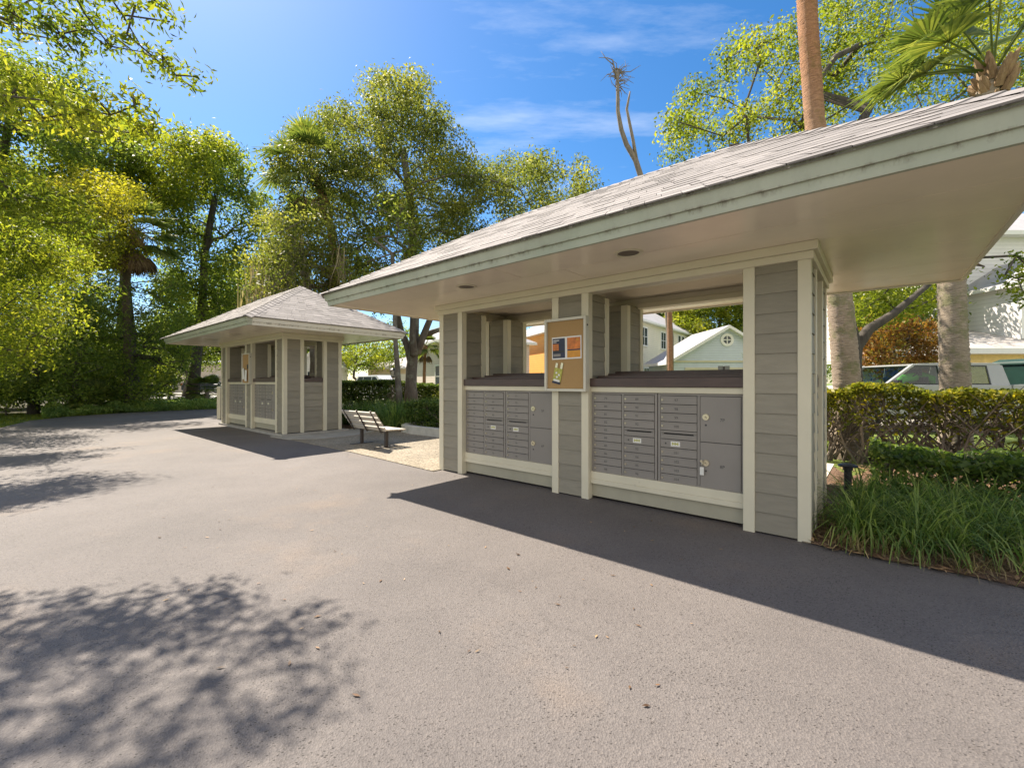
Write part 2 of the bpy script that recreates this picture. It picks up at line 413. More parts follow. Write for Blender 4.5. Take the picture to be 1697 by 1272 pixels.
def wood(mb, nodes, rr, chains, n=8, minr=0.0):
    for ch in chains:
        if max(rr[k] for k in ch[1:]) < minr: continue
        pts = [nodes[k] for k in ch]; r = [rr[k] for k in ch]
        if ch[0] != 0: r[0] = min(r[0], r[1]*1.25)
        m = n if max(r) > .06 else 5
        mb.tube(pts, r, m, 0, cap=(len(pts) > 1), wob=.05)
def crown_leaves(clumps, dens, L, W, up=.55, core=.5, flat=.8, droop=.25):
    Ps, Ns, rn = [], [], []
    for c in clumps:
        c0, r = c[0], c[1]; n = max(6, int(dens*r**2.2))
        p, d = ball(n, c0, r, flat, core)
        st = RNG.random(n) < .12; p[st] += d[st]*(r*RNG.uniform(.1, .5, st.sum()))[:, None]*np.array([1, 1, .8])
        k = unit(d*.6 + RNG.normal(size=(n, 3))*.75 + np.array([0, 0, up]))
        Ps.append(p); Ns.append(k)
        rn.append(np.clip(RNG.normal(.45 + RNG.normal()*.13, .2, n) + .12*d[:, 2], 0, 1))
    Pn = np.concatenate(Ps); Nn = np.concatenate(Ns); rn = np.concatenate(rn)
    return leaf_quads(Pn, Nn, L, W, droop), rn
def in_poly(x, y, poly):
    ins = False; n = len(poly)
    for i in range(n):
        x1, y1 = poly[i]; x2, y2 = poly[(i+1) % n]
        if (y1 > y) != (y2 > y) and x < (x2-x1)*(y-y1)/(y2-y1)+x1: ins = not ins
    return ins
def clumps_in(poly, d, spread, n, r, hollow=0.):
    """clump centres inside an outline given in photo pixels at distance d, thick by +-spread"""
    xs = [p[0] for p in poly]; ys = [p[1] for p in poly]; out = []; tries = 0
    while len(out) < n and tries < n*60:
        tries += 1
        px = random.uniform(min(xs), max(xs)); py = random.uniform(min(ys), max(ys))
        if not in_poly(px, py, poly): continue
        dd = d + random.uniform(-spread, spread)
        p = (wx(px, abs(dd)), dd, max(.3, wz(py, abs(dd))))
        rr = r*random.uniform(.6, 1.35)
        if any((p[0]-q[0][0])**2+(p[1]-q[0][1])**2+(p[2]-q[0][2])**2 < (.42*(rr+q[1]))**2 for q in out) and tries < n*30: continue
        out.append((p, rr))
    return out
def tree(name, label, cat, base, trunk, rad, clumps, leaf='mid', bark='oak', dens=90, L=.16, W=.07, group=None,
         moss=0, up=.55, core=.5, flat=.8, extra=None, minr=0.0, sides=9, droop=.25, flare=True):
    """trunk: list of world points from the ground up; parts: trunk, crown (+ spanish_moss)"""
    b = Vector((base[0], base[1], 0)); root = thing(name, label, cat, b, 0, group)
    t = [tuple(Vector(p)-b) for p in trunk]; cl = [(tuple(Vector(c[0])-b), c[1]) for c in clumps]
    nodes, rr, chains, ntk = skeleton(t, rad, cl)
    if flare: rr[0] *= 1.35
    mb = MB(); wood(mb, nodes, rr, chains, sides, minr)
    if extra: extra(mb)
    mb.build('trunk', BK[bark], root, smooth=True)
    V, rn = crown_leaves(cl, dens, L, W, up, core, flat, droop)
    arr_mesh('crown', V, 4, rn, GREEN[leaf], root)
    if moss:
        low = sorted(cl, key=lambda c: c[0][2])[:max(3, int(len(cl)*.6))]
        moss_mesh([random.choice(low) for _ in range(moss)], root)
    return root
def moss_mesh(spots, root, ln=(.5, 1.7)):
    Vs = []
    for c in spots:
        p = np.array(c[0]) + RNG.normal(size=3)*c[1]*.45
        for k in range(17):
            q = p + RNG.normal(size=3)*np.array([.16, .16, .1]); l = random.uniform(*ln); w = random.uniform(.012, .03)
            a = random.uniform(0, 6.28); x = np.array([math.cos(a)*w, math.sin(a)*w, 0])
            s1 = RNG.normal(size=3)*.07; s2 = s1+RNG.normal(size=3)*.07
            m = q + s1 - np.array([0, 0, l*.5]); e = q + s2 - np.array([0, 0, l])
            Vs += [q-x*.4, m-x, m+x, q+x*.4, m-x, e-x*.1, e+x*.1, m+x]
    V = np.array(Vs); arr_mesh('spanish_moss', V, 4, RNG.uniform(0, 1, len(V)//4), GREEN['moss'], root)
def fan_frond(hub, dirv, plen, flen, nl=34, spread=2.6, w=.035, sag=.5):
    """one palmate palm leaf: petiole + folded drooping segments; returns quads + petiole points"""
    d = np.array(dirv, float); d /= np.linalg.norm(d); hub = np.array(hub, float)
    side = np.cross(d, [0, 0, 1.]); side /= max(np.linalg.norm(side), 1e-6); up = np.cross(side, d)
    g = np.array([0, 0, -1.])
    pet = [hub + d*plen*f + g*(sag*.25*plen*f*f) for f in (0, .33, .66, 1)]
    e = pet[-1]; dd = pet[-1]-pet[-2]; dd /= np.linalg.norm(dd)
    V = []
    for k in range(nl):
        a = (k/(nl-1)-.5)*2*spread
        v = dd*math.cos(a) + side*math.sin(a)*(.95) + up*(.18*abs(math.sin(a)))
        v /= np.linalg.norm(v)
        l = flen*(.62+.38*math.cos(a*.55))*random.uniform(.9, 1.08)
        m = e + v*l*.55 + g*(.06*l); t = e + v*l*.97 + g*(sag*l*random.uniform(.28, .62))
        x = np.cross(v, up); x /= max(np.linalg.norm(x), 1e-6); x = x*w + up*w*.35*(1 if k % 2 else -1)
        V += [e-x*.25, m-x, m+x, e+x*.25, m-x, t-x*.12, t+x*.12, m+x]
    return V, pet
def palm(name, label, base, pts, rads, nf=18, plen=.9, flen=.95, bark='palm', group=None, dead=6, ring=True, boots=0, w=.035, leaf='palm', elev=(-.5, 1.1), fixed=None, spread=2.4):
    b = Vector((base[0], base[1], 0)); root = thing(name, label, 'palm tree', b, 0, group)
    pts = [Vector(p)-b for p in pts]
    fine = []; fr = []
    for i in range(len(pts)-1):
        L = (pts[i+1]-pts[i]).length; k = max(2, int(L/.04)) if ring else max(2, int(L/.25))
        for q in range(k):
            f = q/k; fine.append(pts[i].lerp(pts[i+1], f)); r = rads[i]*(1-f)+rads[i+1]*f
            fr.append(r*(1+(.03 if q % 2 else -.015)+random.uniform(-.012, .012)) if ring else r)
    fine.append(pts[-1]); fr.append(rads[-1])
    mb = MB(); mb.tube(fine, fr, 18, 0, wob=.018); mb.build('trunk', BK[bark], root, smooth=True)
    top = np.array(pts[-1])
    if boots:
        bm_ = MB()
        for k in range(boots):
            a = k*2.4; z = -random.uniform(0, .75); r = rads[-1]*.95
            p = Vector(top)+Vector((math.cos(a)*r, math.sin(a)*r, z))
            q = p+Vector((math.cos(a)*.16, math.sin(a)*.16, .26))
            bm_.tube([p, p.lerp(q, .6), q], [.07, .055, .02], 6)
        bm_.build('boot', BK['boot'], root)
    V = []; pm = MB(); D = []; dm = MB()
    dirs = []
    for k in range(nf):
        a = k*2.399963+random.uniform(-.2, .2); e = elev[0]+(elev[1]-elev[0])*(k/max(1, nf-1))
        dirs.append((math.cos(a)*math.cos(e), math.sin(a)*math.cos(e), math.sin(e)))
    dirs += fixed or []
    for dv in dirs:
        v, pet = fan_frond(top, dv, plen*random.uniform(.85, 1.15), flen*random.uniform(.85, 1.1), w=w, sag=.75-.35*max(0, dv[2]), spread=spread*.5+.25)
        V += v; pm.tube(pet, [.022, .018, .015, .012], 5)
    pm.build('petiole', GREEN[leaf], root)
    V = np.array(V); arr_mesh('fronds', V, 4, RNG.uniform(.15, .95, len(V)//4), GREEN[leaf], root)
    for k in range(dead):
        a = random.uniform(0, 6.28); dv = (math.cos(a)*.5, math.sin(a)*.5, -.85)
        v, pet = fan_frond(top-np.array([0, 0, .15]), dv, plen*.8, flen*.7, nl=22, w=w, sag=.8, spread=.8); D += v; dm.tube(pet, [.02, .016, .013, .01], 5)
    if dead:
        D = np.array(D); arr_mesh('dead_fronds', D, 4, RNG.uniform(0, 1, len(D)//4), GREEN['deadpalm'], root)
        dm.build('dead_petiole', GREEN['deadpalm'], root)
    return root
def blades(spots, n, l, w, lean=.55, bend=.5):
    """arching grass blades rooted at spots: arrays of quads"""
    V = []; rn = []
    for (x, y, z) in spots:
        for k in range(n):
            a = random.uniform(0, 6.283); d = np.array([math.cos(a), math.sin(a), 0]); s = np.array([-d[1], d[0], 0])
            L = l*random.uniform(.6, 1.2); t = lean*random.uniform(.25, 1.2)
            p = np.array([x, y, z]) + d*random.uniform(0, .05); r = random.uniform(0, 1); prev = p; ww = w*random.uniform(.7, 1.2)
            ang = math.pi/2 - t*.5; seg = 4; pw = ww*.7
            for q in range(seg):
                ang -= bend*t*1.15*(q+.5)/seg*1.6
                nx = prev + (d*math.cos(ang)+np.array([0, 0, math.sin(ang)]))*L/seg
                nw = ww*(1, .95, .65, .08)[q]
                V += [prev-s*pw, prev+s*pw, nx+s*nw, nx-s*nw]; rn.append(r)
                prev = nx; pw = nw
    return np.array(V), np.array(rn)
def leafy_box(n, fn, L, W, up=.5):
    """n leaves at points drawn by fn() -> (x,y,z)"""
    Pn = np.array([fn() for _ in range(n)]); Nn = unit(RNG.normal(size=(n, 3))*.8+np.array([0, 0, up]))
    return leaf_quads(Pn, Nn, L, W), np.clip(RNG.normal(.5, .24, n), 0, 1)

# ------------------------------------------------------------ kiosks
KL, KD, OV, ZS = 4.55, 1.47, 1.13, 2.42
PX = [(-.49, 0), (-2.52, -2.03), (-KL, -KL+.49)]
PY = [(0, .49), (KD-.49, KD)]
BAYS = [(-2.03, -.49), (-KL+.49, -2.52)]
def kiosk(label):
    root = thing('mail_kiosk', label, 'mail kiosk', K(0, 0), ROTK, 'mail kiosks beside the driveway')
    TW, TT, IN = .09, .022, .02
    for (x0, x1) in PX:
        for (y0, y1) in PY:
            mb = MB(); i = IN; mb.box(x0+i, x1-i, y0+i, y1-i, .015, 2.30)
            ex = .169; zst = .015
            for p0, ux, nr, w in (((x0+TW, y0+i, 0), (1, 0, 0), (0, -1, 0), x1-x0-2*TW), ((x1-i, y0+TW, 0), (0, 1, 0), (1, 0, 0), y1-y0-2*TW),
                                  ((x1-TW, y1-i, 0), (-1, 0, 0), (0, 1, 0), x1-x0-2*TW), ((x0+i, y1-TW, 0), (0, -1, 0), (-1, 0, 0), y1-y0-2*TW)):
                mb.lap(p0, ux, nr, w, zst, 2.30, ex)
            pl = mb.build('pillar', M['siding'], root)
            for sx, xa in ((1, x0), (-1, x1)):
                for sy, ya in ((1, y0), (-1, y1)):
                    t = MB(); zb, ze = -.02, 2.285
                    t.box(min(xa, xa+sx*TW), max(xa, xa+sx*TW), min(ya, ya+sy*TT), max(ya, ya+sy*TT), zb, ze)
                    t.box(min(xa, xa+sx*TT), max(xa, xa+sx*TT), min(ya+sy*(TT+.001), ya+sy*TW), max(ya+sy*(TT+.001), ya+sy*TW), zb, ze)
                    o = t.build('corner_trim', M['trim'], pl, bevel=.003)
    # frieze: lower board ring and a crown board standing proud of it
    mb = MB(); a, th = .02, .16
    for k, (pr, z0, z1) in enumerate(((.02, 2.283, 2.345), (.05, 2.346, 2.418))):
        X0, X1, Y0, Y1 = -KL-pr, pr, -pr, KD+pr
        mb.box(X0, X1, Y0, Y0+th, z0, z1); mb.box(X0, X1, Y1-th, Y1, z0, z1)
        mb.box(X0, X0+th, Y0+th+.001, Y1-th-.001, z0, z1); mb.box(X1-th, X1, Y0+th+.001, Y1-th-.001, z0, z1)
    mb.build('frieze', M['trim'], root, bevel=.004)
    # soffit of long boards with open seams
    mb = MB(); y = -OV; seams = [-OV, -.56, -.012, .735, KD+.012, KD+.56, KD+OV]
    for y0, y1 in zip(seams[:-1], seams[1:]):
        xs = [-KL-OV, -KL*.5+random.uniform(-.3, .3), OV]
        for x0, x1 in zip(xs[:-1], xs[1:]):
            mb.box(x0+.003, x1-.003, y0+.003, y1-.003, ZS, ZS+.02)
    mb.build('soffit', M['soffit'], root)
    # fascia: two stepped boards mitred round the eave
    mb = MB()
    for (o0, o1, z0, z1, lean) in ((OV-.028, OV, 2.402, 2.468, .010), (OV-.028, OV+.028, 2.469, 2.575, .022)):
        def ring(o, z): return [(-KL-o, -o, z), (o, -o, z), (o, KD+o, z), (-KL-o, KD+o, z)]
        ib, it, ob, ot = ring(o0, z0), ring(o0, z1), ring(o1, z0), ring(o1+lean, z1)
        for k in range(4):
            j = (k+1) % 4
            mb.poly([ob[k], ob[j], ot[j], ot[k]]); mb.poly([ib[j], ib[k], it[k], it[j]])
            mb.poly([ib[k], ib[j], ob[j], ob[k]]); mb.poly([it[j], it[k], ot[k], ot[j]])
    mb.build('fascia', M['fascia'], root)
    # hip roof in real shingle courses
    eo = OV+.075; ze = 2.570; za = 3.75; d = KD/2+eo
    mb = MB(); A = [Vector((-KL-eo, -eo, ze)), Vector((eo, -eo, ze)), Vector((eo, KD+eo, ze)), Vector((-KL-eo, KD+eo, ze))]
    RL, RR = Vector((-KL-eo+d, KD/2, za)), Vector((eo-d, KD/2, za))
    planes = [(A[0], A[1], RL, RR), (A[1], A[2], RR, RR), (A[2], A[3], RR, RL), (A[3], A[0], RL, RL)]
    for (p, q, tp, tq) in planes:
        nrm = (q-p).cross(tp-p).normalized()
        if nrm.z < 0: nrm = -nrm
        sl = math.hypot(d, za-ze); nc = int(sl/.122)
        mb.poly([p-nrm*.02, q-nrm*.02, tq-nrm*.02, tp-nrm*.02] if (tp-tq).length > .01 else [p-nrm*.02, q-nrm*.02, tp-nrm*.02])
        for k in range(nc+1):
            t0, t1 = k/(nc+1), (k+1)/(nc+1)
            a0, b0, a1, b1 = p.lerp(tp, t0), q.lerp(tq, t0), p.lerp(tp, t1), q.lerp(tq, t1)
            L = (b0-a0).length; x = -random.uniform(0, .2)
            if L < .05: continue
            while x < L:
                w = random.uniform(.14, .34); f0, f1 = max(0, x)/L, min(L, x+w-.004)/L; x += w
                if f1 <= f0: continue
                h = random.choice((.0045, .005, .008))
                c0, c1, e1, e0 = a0.lerp(b0, f0), a0.lerp(b0, f1), a1.lerp(b1, f1), a1.lerp(b1, f0)
                mb.poly([c0+nrm*h, c1+nrm*h, e1+nrm*.003, e0+nrm*.003])
                mb.poly([c1+nrm*h, c0+nrm*h, c0-nrm*.004, c1-nrm*.004])
    rf = mb.build('roof', M['shingle'], root)
    mb = MB()
    for (p, q) in ((A[0], RL), (A[3], RL), (A[1], RR), (A[2], RR), (RL, RR)):
        n = int((q-p).length/.15); dv = (q-p)/n; sd = dv.cross(Vector((0, 0, 1))).normalized()*.12
        drop = Vector((0, 0, .052)) if abs(dv.z) > 1e-4 else Vector((0, 0, .074))
        for k in range(n):
            a = p+dv*k+Vector((0, 0, .015)); b = a+dv*1.25-Vector((0, 0, .012))
            mb.poly([a-sd-drop, a, b, b-sd-drop]); mb.poly([a, a+sd-drop, b+sd-drop, b])
            mb.poly([a, a-sd-drop, a-sd-drop*1.25, a-Vector((0, 0, .013))]); mb.poly([a+sd-drop, a, a-Vector((0, 0, .013)), a+sd-drop*1.25])
    mb.build('ridge_cap', M['shingle'], rf)
    for x in (-1.25, -3.28):
        mb = MB(); c = (x, -.66, ZS)
        mb.lathe([(.092, -.001), (.122, -.002), (.120, -.009), (.096, -.010), (.092, -.001)], c, 24, 0, False)
        mb.poly([(c[0]+.0915*math.cos(a*.2618), c[1]+.0915*math.sin(a*.2618), c[2]-.0035) for a in range(24)], 1)
        mb.build('recessed_light', [M['trim'], M['can']], root, smooth=False)
    # counter: brown fascia band with stepped boards above
    mb = MB(); spans = [(b[0]+.001, b[1]-.001, .03, KD-.03) for b in BAYS]+[(p[0]+.024, p[1]-.024, .491, KD-.491) for p in PX]
    spans[-1] = (-KL+.03, -KL+.466, .491, KD-.491); spans[2] = (-.466, -.03, .491, KD-.491)
    for (x0, x1, y0, y1) in spans:
        mb.box(x0, x1, y0, y1, 1.246, 1.336)
        mb.box(x0+.002, x1-.002, y0+.17, y1-.17 if y0 < .4 else y1-.02, 1.337, 1.366)
        if y0 < .4: mb.box(x0+.004, x1-.004, y0+.42, y1-.42, 1.367, 1.394); mb.box(x0+.004, x1-.004, y0+.6, y1-.6, 1.395, 1.424)
    mb.build('counter', M['counter'], root, bevel=.004)
    for (x0, x1) in BAYS:
        for ya, yb in ((.055, .12), (KD-.12, KD-.055)):
            mb = MB(); mb.box(x0, x1, ya, yb, 1.186, 1.244); mb.build('top_rail', M['trim'], root, bevel=.003)
            mb = MB(); mb.box(x0, x1, ya, yb, .222, .304); mb.box(x0, x1, ya-.006 if ya < 1 else ya, yb if ya < 1 else yb+.006, .172, .2215)
            mb.build('sill_rail', M['trim'], root, bevel=.003)
        mb = MB(); mb.box(x0, x1, .085, KD-.085, .03, .171); mb.box(x0, x1, .62, KD-.10, .305, 1.185)
        mb.build('base_panel', M['panel'], root)
    for xs in (-.03, -KL+.03):
        sg = 1 if xs > -1 else -1; mb = MB(); i = -.03 if sg > 0 else -KL+.03
        xi = -.43 if sg > 0 else -KL+.43
        mb.box(min(xs-sg*.02, xi), max(xs-sg*.02, xi), .492, KD-.492, .02, 1.245)
        mb.lap((xs-sg*.02, .492 if sg > 0 else KD-.492, 0), (0, sg, 0), (sg, 0, 0), KD-.984, .02, .62, .169)
        mb.lap((xs-sg*.02, .492 if sg > 0 else KD-.492, 0), (0, sg, 0), (sg, 0, 0), KD-.984, .632, 1.245, .169, .02)
        mb.build('end_panel', M['siding'], root)
    return root
FONTS = {}
def text_mesh(s, size):
    key = (s, size)
    if key in FONTS: return FONTS[key]
    cu = bpy.data.curves.new('number', 'FONT'); cu.body = s; cu.size = size; cu.align_x = 'CENTER'; cu.align_y = 'CENTER'; cu.resolution_u = 2
    o = bpy.data.objects.new('number', cu); COL.objects.link(o)
    bpy.context.view_layer.update()
    me = bpy.data.meshes.new_from_object(o.evaluated_get(bpy.context.evaluated_depsgraph_get()))
    me.name = 'number'; bpy.data.objects.remove(o); me.materials.clear(); me.materials.append(M['ink'])
    FONTS[key] = me; return me
PITCH = .0858
def mailbox(label, x0, x1, cols, B=False, trans=(0, 0, 0), detail=True):
    """one wall-recessed mailbox unit: housing, its doors (each with lock and number)"""
    w = x1-x0; z0, h = .305, .88
    k = K(x0+trans[0], .0825+trans[1], trans[2]); u = thing('mailbox_unit', label, 'mailbox', k, ROTK, 'mailbox units set into the kiosks')
    fr = MB(); m = .028
    fr.box(.002, w-.002, .012, .45, z0+.001, z0+h, 1)
    fr.box(.002, m, -.008, .0119, z0+.001, z0+h); fr.box(w-m, w-.002, -.008, .0119, z0+.001, z0+h)
    fr.box(m+.0005, w-m-.0005, -.008, .0119, z0+h-.022, z0+h); fr.box(m+.0005, w-m-.0005, -.008, .0119, z0+.001, z0+.012)
    fr.box(w/2-.012, w/2+.012, -.010, .0118, z0+.013, z0+h-.023)
    fr.build('housing', [M['box'], M['boxdark']], u, bevel=.002)
    cx = [(m+.004, w/2-.016), (w/2+.016, w-m-.004)]
    for (a, b), col in zip(cx, cols):
        zt = z0+h-.024
        for (kind, n, txt) in col:
            hh = PITCH*n; zb = zt-hh; d = MB()
            g = .0028
            d.box(a, b, -.012, .011, zb+g, zt-g)
            if kind == 'door':
                d.box(a+.002, b-.002, -.0155, -.0121, zt-.016, zt-g-.001)      # lip along the top of the door
            if kind == 'slot':
                d = MB(); d.box(a, b, -.012, .011, zb+g, zb+hh*.55); d.box(a, b, -.012, .011, zb+hh*.72, zt-g)
                d.box(a, a+.03, -.0115, .011, zb+hh*.55+.0005, zb+hh*.72-.0005); d.box(b-.03, b, -.0115, .011, zb+hh*.55+.0005, zb+hh*.72-.0005)
                d.box(a+.001, b-.001, -.022, -.0122, zb+hh*.73, zb+hh*.80)
            o = d.build('mail_slot' if kind == 'slot' else ('parcel_door' if kind == 'parcel' else 'mailbox_door'), M['box'], u, bevel=.0015)
            zc = (zb+zt)/2
            if detail:
                if kind == 'door':
                    l = MB(); l.tube([(a+.016, -.012, zc), (a+.016, -.020, zc)], [.0095, .009], 12); l.tube([(a+.016, -.0201, zc), (a+.016, -.0215, zc)], [.0035, .0035], 6, 1)
                    l.build('lock', [M['lock'], M['ink']], o)
                if kind == 'plate':
                    l = MB(); l.tube([(a+.05, -.012, zc), (a+.05, -.0145, zc)], .0085, 10); l.build('key_hole', M['ink'], o)
                    l = MB(); l.box(a+.10, a+.19, -.0135, -.0121, zc-.024, zc+.024); pl = l.build('plate', M['white'], o)
                    l = MB()
                    for q in range(5): l.box(a+.112+q*.013, a+.122+q*.013, -.0145, -.0136, zc-.012+.006*(q % 2), zc+.008+.006*((q+1) % 2))
                    l.build('plate_mark', M['tagyel'], o)
                if kind == 'parcel':
                    zl = zc+.02; l = MB(); l.tube([(a+.05, -.012, zl), (a+.05, -.022, zl)], [.032, .029], 16); l.tube([(a+.05, -.0221, zl), (a+.05, -.030, zl)], [.013, .011], 10); l.tube([(a+.05, -.0301, zl), (a+.05, -.032, zl)], [.005, .005], 6, 1)
                    l.build('lock', [M['lock'], M['ink']], o)
                    l = MB(); l.tube([(a+.05, -.012, zl-.075), (a+.05, -.014, zl-.075)], .0095, 10)
                    l.build('key_hole', M['ink'], o)
            if txt and detail:
                t = bpy.data.objects.new('number', text_mesh(txt, .042 if kind == 'parcel' else .036)); COL.objects.link(t)
                t.parent = o; t.rotation_euler = (math.pi/2, 0, 0); t.location = ((a+b)/2-.02 if kind == 'door' else (a+b)/2+.02, -.0129, zc-.003)
            zt = zb
    return u
def col_full(n0): return [('door', 1, str(n0+i)) for i in range(10)]
def col_mid(n0): return [('door', 1, str(n0+i)) for i in range(4)]+[('slot', 1, ''), ('plate', 1, '')]+[('door', 1, str(n0+4+i)) for i in range(4)]
def col_par(a, b): return [('parcel', 5, a), ('parcel', 5, b)]
def ilerp(a, b, f): return a+(b-a)*f
OFF = (-10.40, .14, .06)
def banks(start, p, trans, labels):
    """two units in each of the two bays, 26 numbered doors per bay"""
    for bi, (x0, x1) in enumerate((BAYS[1], BAYS[0])):
        xm = ilerp(x0, x1, .487); s = start+26*bi
        mailbox(labels[bi*2], x0, xm-.002, [col_full(s), col_mid(s+10)], trans=trans)
        mailbox(labels[bi*2+1], xm+.002, x1, [col_mid(s+18), col_par('%dP' % (p+2*bi), '%dP' % (p+2*bi+1))], trans=trans)
ka = kiosk('large near grey mail kiosk with white trim and a long overhanging shingled hip roof')
kb = copy_tree(ka); kb.location = K(*OFF[:2], OFF[2]); kb['label'] = 'farther grey mail kiosk seen whole with its hip roof, standing beyond the bench'
banks(53, 5, (0, 0, 0), ['grey mailbox unit in the far bay of the near kiosk, next to the left pillar',
    'grey mailbox unit in the near kiosk, just left of the notice board pillar',
    'grey mailbox unit with doors 79 to 96, just right of the near notice board',
    'grey mailbox unit with doors 97 to 104 and parcel doors 7P and 8P'])
banks(1, 1, OFF, ['grey mailbox unit at the far left end of the distant kiosk',
    'grey mailbox unit in the distant kiosk, just left of its notice board pillar',
    'grey mailbox unit in the distant kiosk, just right of its notice board pillar',
    'grey mailbox unit in the distant kiosk, nearest its right corner pillar'])
# ring of keys left hanging in the lower parcel lock
kk = thing('key_tag', 'white plastic tag hanging with a key from the lock of parcel door 8P', 'key', K(-.846, .055, .50), ROTK)
mb = MB(); mb.box(-.018, .018, -.016, -.008, -.075, 0); mb.build('tag', M['white'], kk, bevel=.003)
mb = MB(); mb.tube([(0, -.01, 0), (.004, -.02, .03), (0, -.01, .06)], .004, 6); mb.tube([(0, -.002, .058), (0, -.03, .058)], [.004, .012], 8); mb.build('key', M['lock'], kk)

def board(label, trans=(0, 0, 0)):
    b = thing('notice_board', label, 'notice board', K(-2.301+trans[0], trans[1]-.001, 1.19+trans[2]), ROTK, 'notice boards on the kiosks')
    w, h, t = .278, .835, .03; mb = MB()
    mb.box(-w, -w+t, -.07, 0, 0, h); mb.box(w-t, w, -.07, 0, 0, h); mb.box(-w+t+.0005, w-t-.0005, -.07, 0, 0, t); mb.box(-w+t+.0005, w-t-.0005, -.07, 0, h-t, h)
    mb.build('frame', M['frame'], b, bevel=.003)
    mb = MB(); mb.box(-w+t+.001, w-t-.001, -.042, -.004, t+.001, h-t-.001); mb.build('cork_panel', M['cork'], b)
    mb = MB(); mb.tube([(w+.001, -.035, h-.1), (w+.004, -.035, h-.1)], .011, 10); mb.build('latch', M['blackmetal'], b)
    return b
board('tan cork notice board holding a wide orange and navy flyer, on the near kiosk')
board('small distant notice board with loose papers stuck in it, on the farther kiosk', OFF)
def paper(name, label, cat, X, Z, rects, tilt=0, dy=-.046, trans=(0, 0, 0), curl=0):
    """thin sheets in front of the cork; rects = (name, x0,x1,z0,z1,material,off)"""
    o = thing(name, label, cat, K(X+trans[0], dy+trans[1], Z+trans[2]), ROTK)
    for (nm, x0, x1, z0, z1, m, off) in rects:
        mb = MB(); mb.box(x0, x1, -off-.002, -off, z0, z1)
        if tilt: mb.xf(Matrix.Rotation(tilt, 4, 'Y'))
        mb.build(nm, m, o)
    return o
fl = paper('flyer', 'white bordered flyer pair, one navy and one orange, pinned to the cork board', 'flyer', -2.287, 1.685, [
    ('sheet', -.198, .198, -.128, .128, M['paper'], 0), ('dark_picture', -.185, -.018, -.112, .112, M['navy'], .003), ('sunset_patch', -.185, -.10, -.025, .05, M['orange'], .006),
    ('dark_band', -.183, -.02, -.05, -.026, M['blackmetal'], .006), ('pale_title', -.175, -.095, .085, .094, M['paper'], .006), ('pale_title', -.175, -.13, .066, .073, M['paper'], .006), ('grey_text', -.175, -.075, -.094, -.064, M['box'], .006),
    ('sunset_picture', .012, .185, -.02, .112, M['orange'], .003), ('skyline', .014, .183, -.034, -.0205, M['navy'], .003), ('amber_panel', .012, .185, -.112, -.0345, M['amber'], .003), ('pale_emblem', .135, .165, .07, .098, M['amber'], .006)], tilt=-.012)
tg = paper('hang_tag', 'small tilted yellow green hang tag clipped low on the cork board', 'tag', -2.40, 1.40, [
    ('card', -.055, .055, -.10, .055, M['tagyel'], .004), ('dark_strip', -.055, .055, -.125, -.1005, M['navy'], .004), ('pale_patch', -.04, .045, -.098, -.075, M['paper'], .0075), ('pale_dot', -.03, -.008, -.012, .01, M['paper'], .0075), ('pale_dot', .01, .032, -.03, -.008, M['paper'], .0075), ('pale_dot', -.012, .01, -.058, -.036, M['paper'], .0075), ('clip', -.05, -.02, .0555, .11, M['lock'], .006), ('clip', .02, .05, .0555, .125, M['lock'], .006)], tilt=.22)
for X, Z, t_, l_ in ((-2.44, 1.47, -.12, 'tall white sheet curling off the left edge of the distant notice board'), (-2.25, 1.42, .08, 'white sheet pinned at lower right of the distant notice board')):
    paper('loose_paper', l_, 'paper', X, Z, [('sheet', -.075, .075, -.15, .15, M['paper'], .006)], tilt=t_, trans=OFF, dy=-.07)
paper('small_card', 'dark brown card pinned high on the distant notice board', 'card', -2.19, 1.66, [('sheet', -.05, .05, -.06, .06, M['iron'], .003)], trans=OFF)

# ------------------------------------------------------------ ground
def sheet(name, pts, z, mat, kind='structure', jag=0., th=None):
    if jag:
        q = []
        for a, b in zip(pts, pts[1:]+pts[:1]):
            a, b = Vector((a[0], a[1])), Vector((b[0], b[1])); n = max(1, int((b-a).length/.16)) if (b-a).length < 14 else 1
            for k in range(n): q.append(tuple(a.lerp(b, k/n)+Vector((random.uniform(-jag, jag), random.uniform(-jag, jag)))))
        pts = q
    mb = MB(); mb.poly([(p[0], p[1], 0) for p in pts])
    if th:
        n = len(pts)
        for k in range(n):
            a, b = pts[k], pts[(k+1) % n]; mb.poly([(b[0], b[1], 0), (a[0], a[1], 0), (a[0], a[1], -th), (b[0], b[1], -th)])
    o = mb.build(name, mat, loc=(0, 0, z)); o['kind'] = kind; return o
def smooth(pts, it=2):
    for _ in range(it):
        q = []
        for a, b in zip(pts, pts[1:]+pts[:1]):
            q += [(a[0]*.75+b[0]*.25, a[1]*.75+b[1]*.25), (a[0]*.25+b[0]*.75, a[1]*.25+b[1]*.75)]
        pts = q
    return pts
k2 = lambda X, Y: tuple(K(X, Y))[:2]
sheet('ground', [(-400, -300), (400, -300), (400, 500), (-400, 500)], -.03, M['lawn'])
sheet('forest_floor', [(-90, 14.5), (-26, 13.5), (-19.5, 15.2), (-18.6, 17), (-18.6, 20), (-16.5, 23), (-17, 30), (-19, 60), (-90, 60)], -.02, M['forest_floor'])
left_edge = [(-9.6, 26.5), (-12.4, 23.4), (-14.5, 21.2), (-16.4, 18.6), (-16.9, 16.4), (-16.3, 14.5), (-14.7, 12.4), (-13.2, 9.5), (-12.4, 6), (-12.2, -4), (-12, -14)]
sheet('driveway_asphalt', left_edge+[(16, -16), k2(16, .3), k2(-15.0, .3), k2(-15.3, 1.2), k2(-15.4, 6), (-6.5, 25.5)], 0, M['asphalt'])
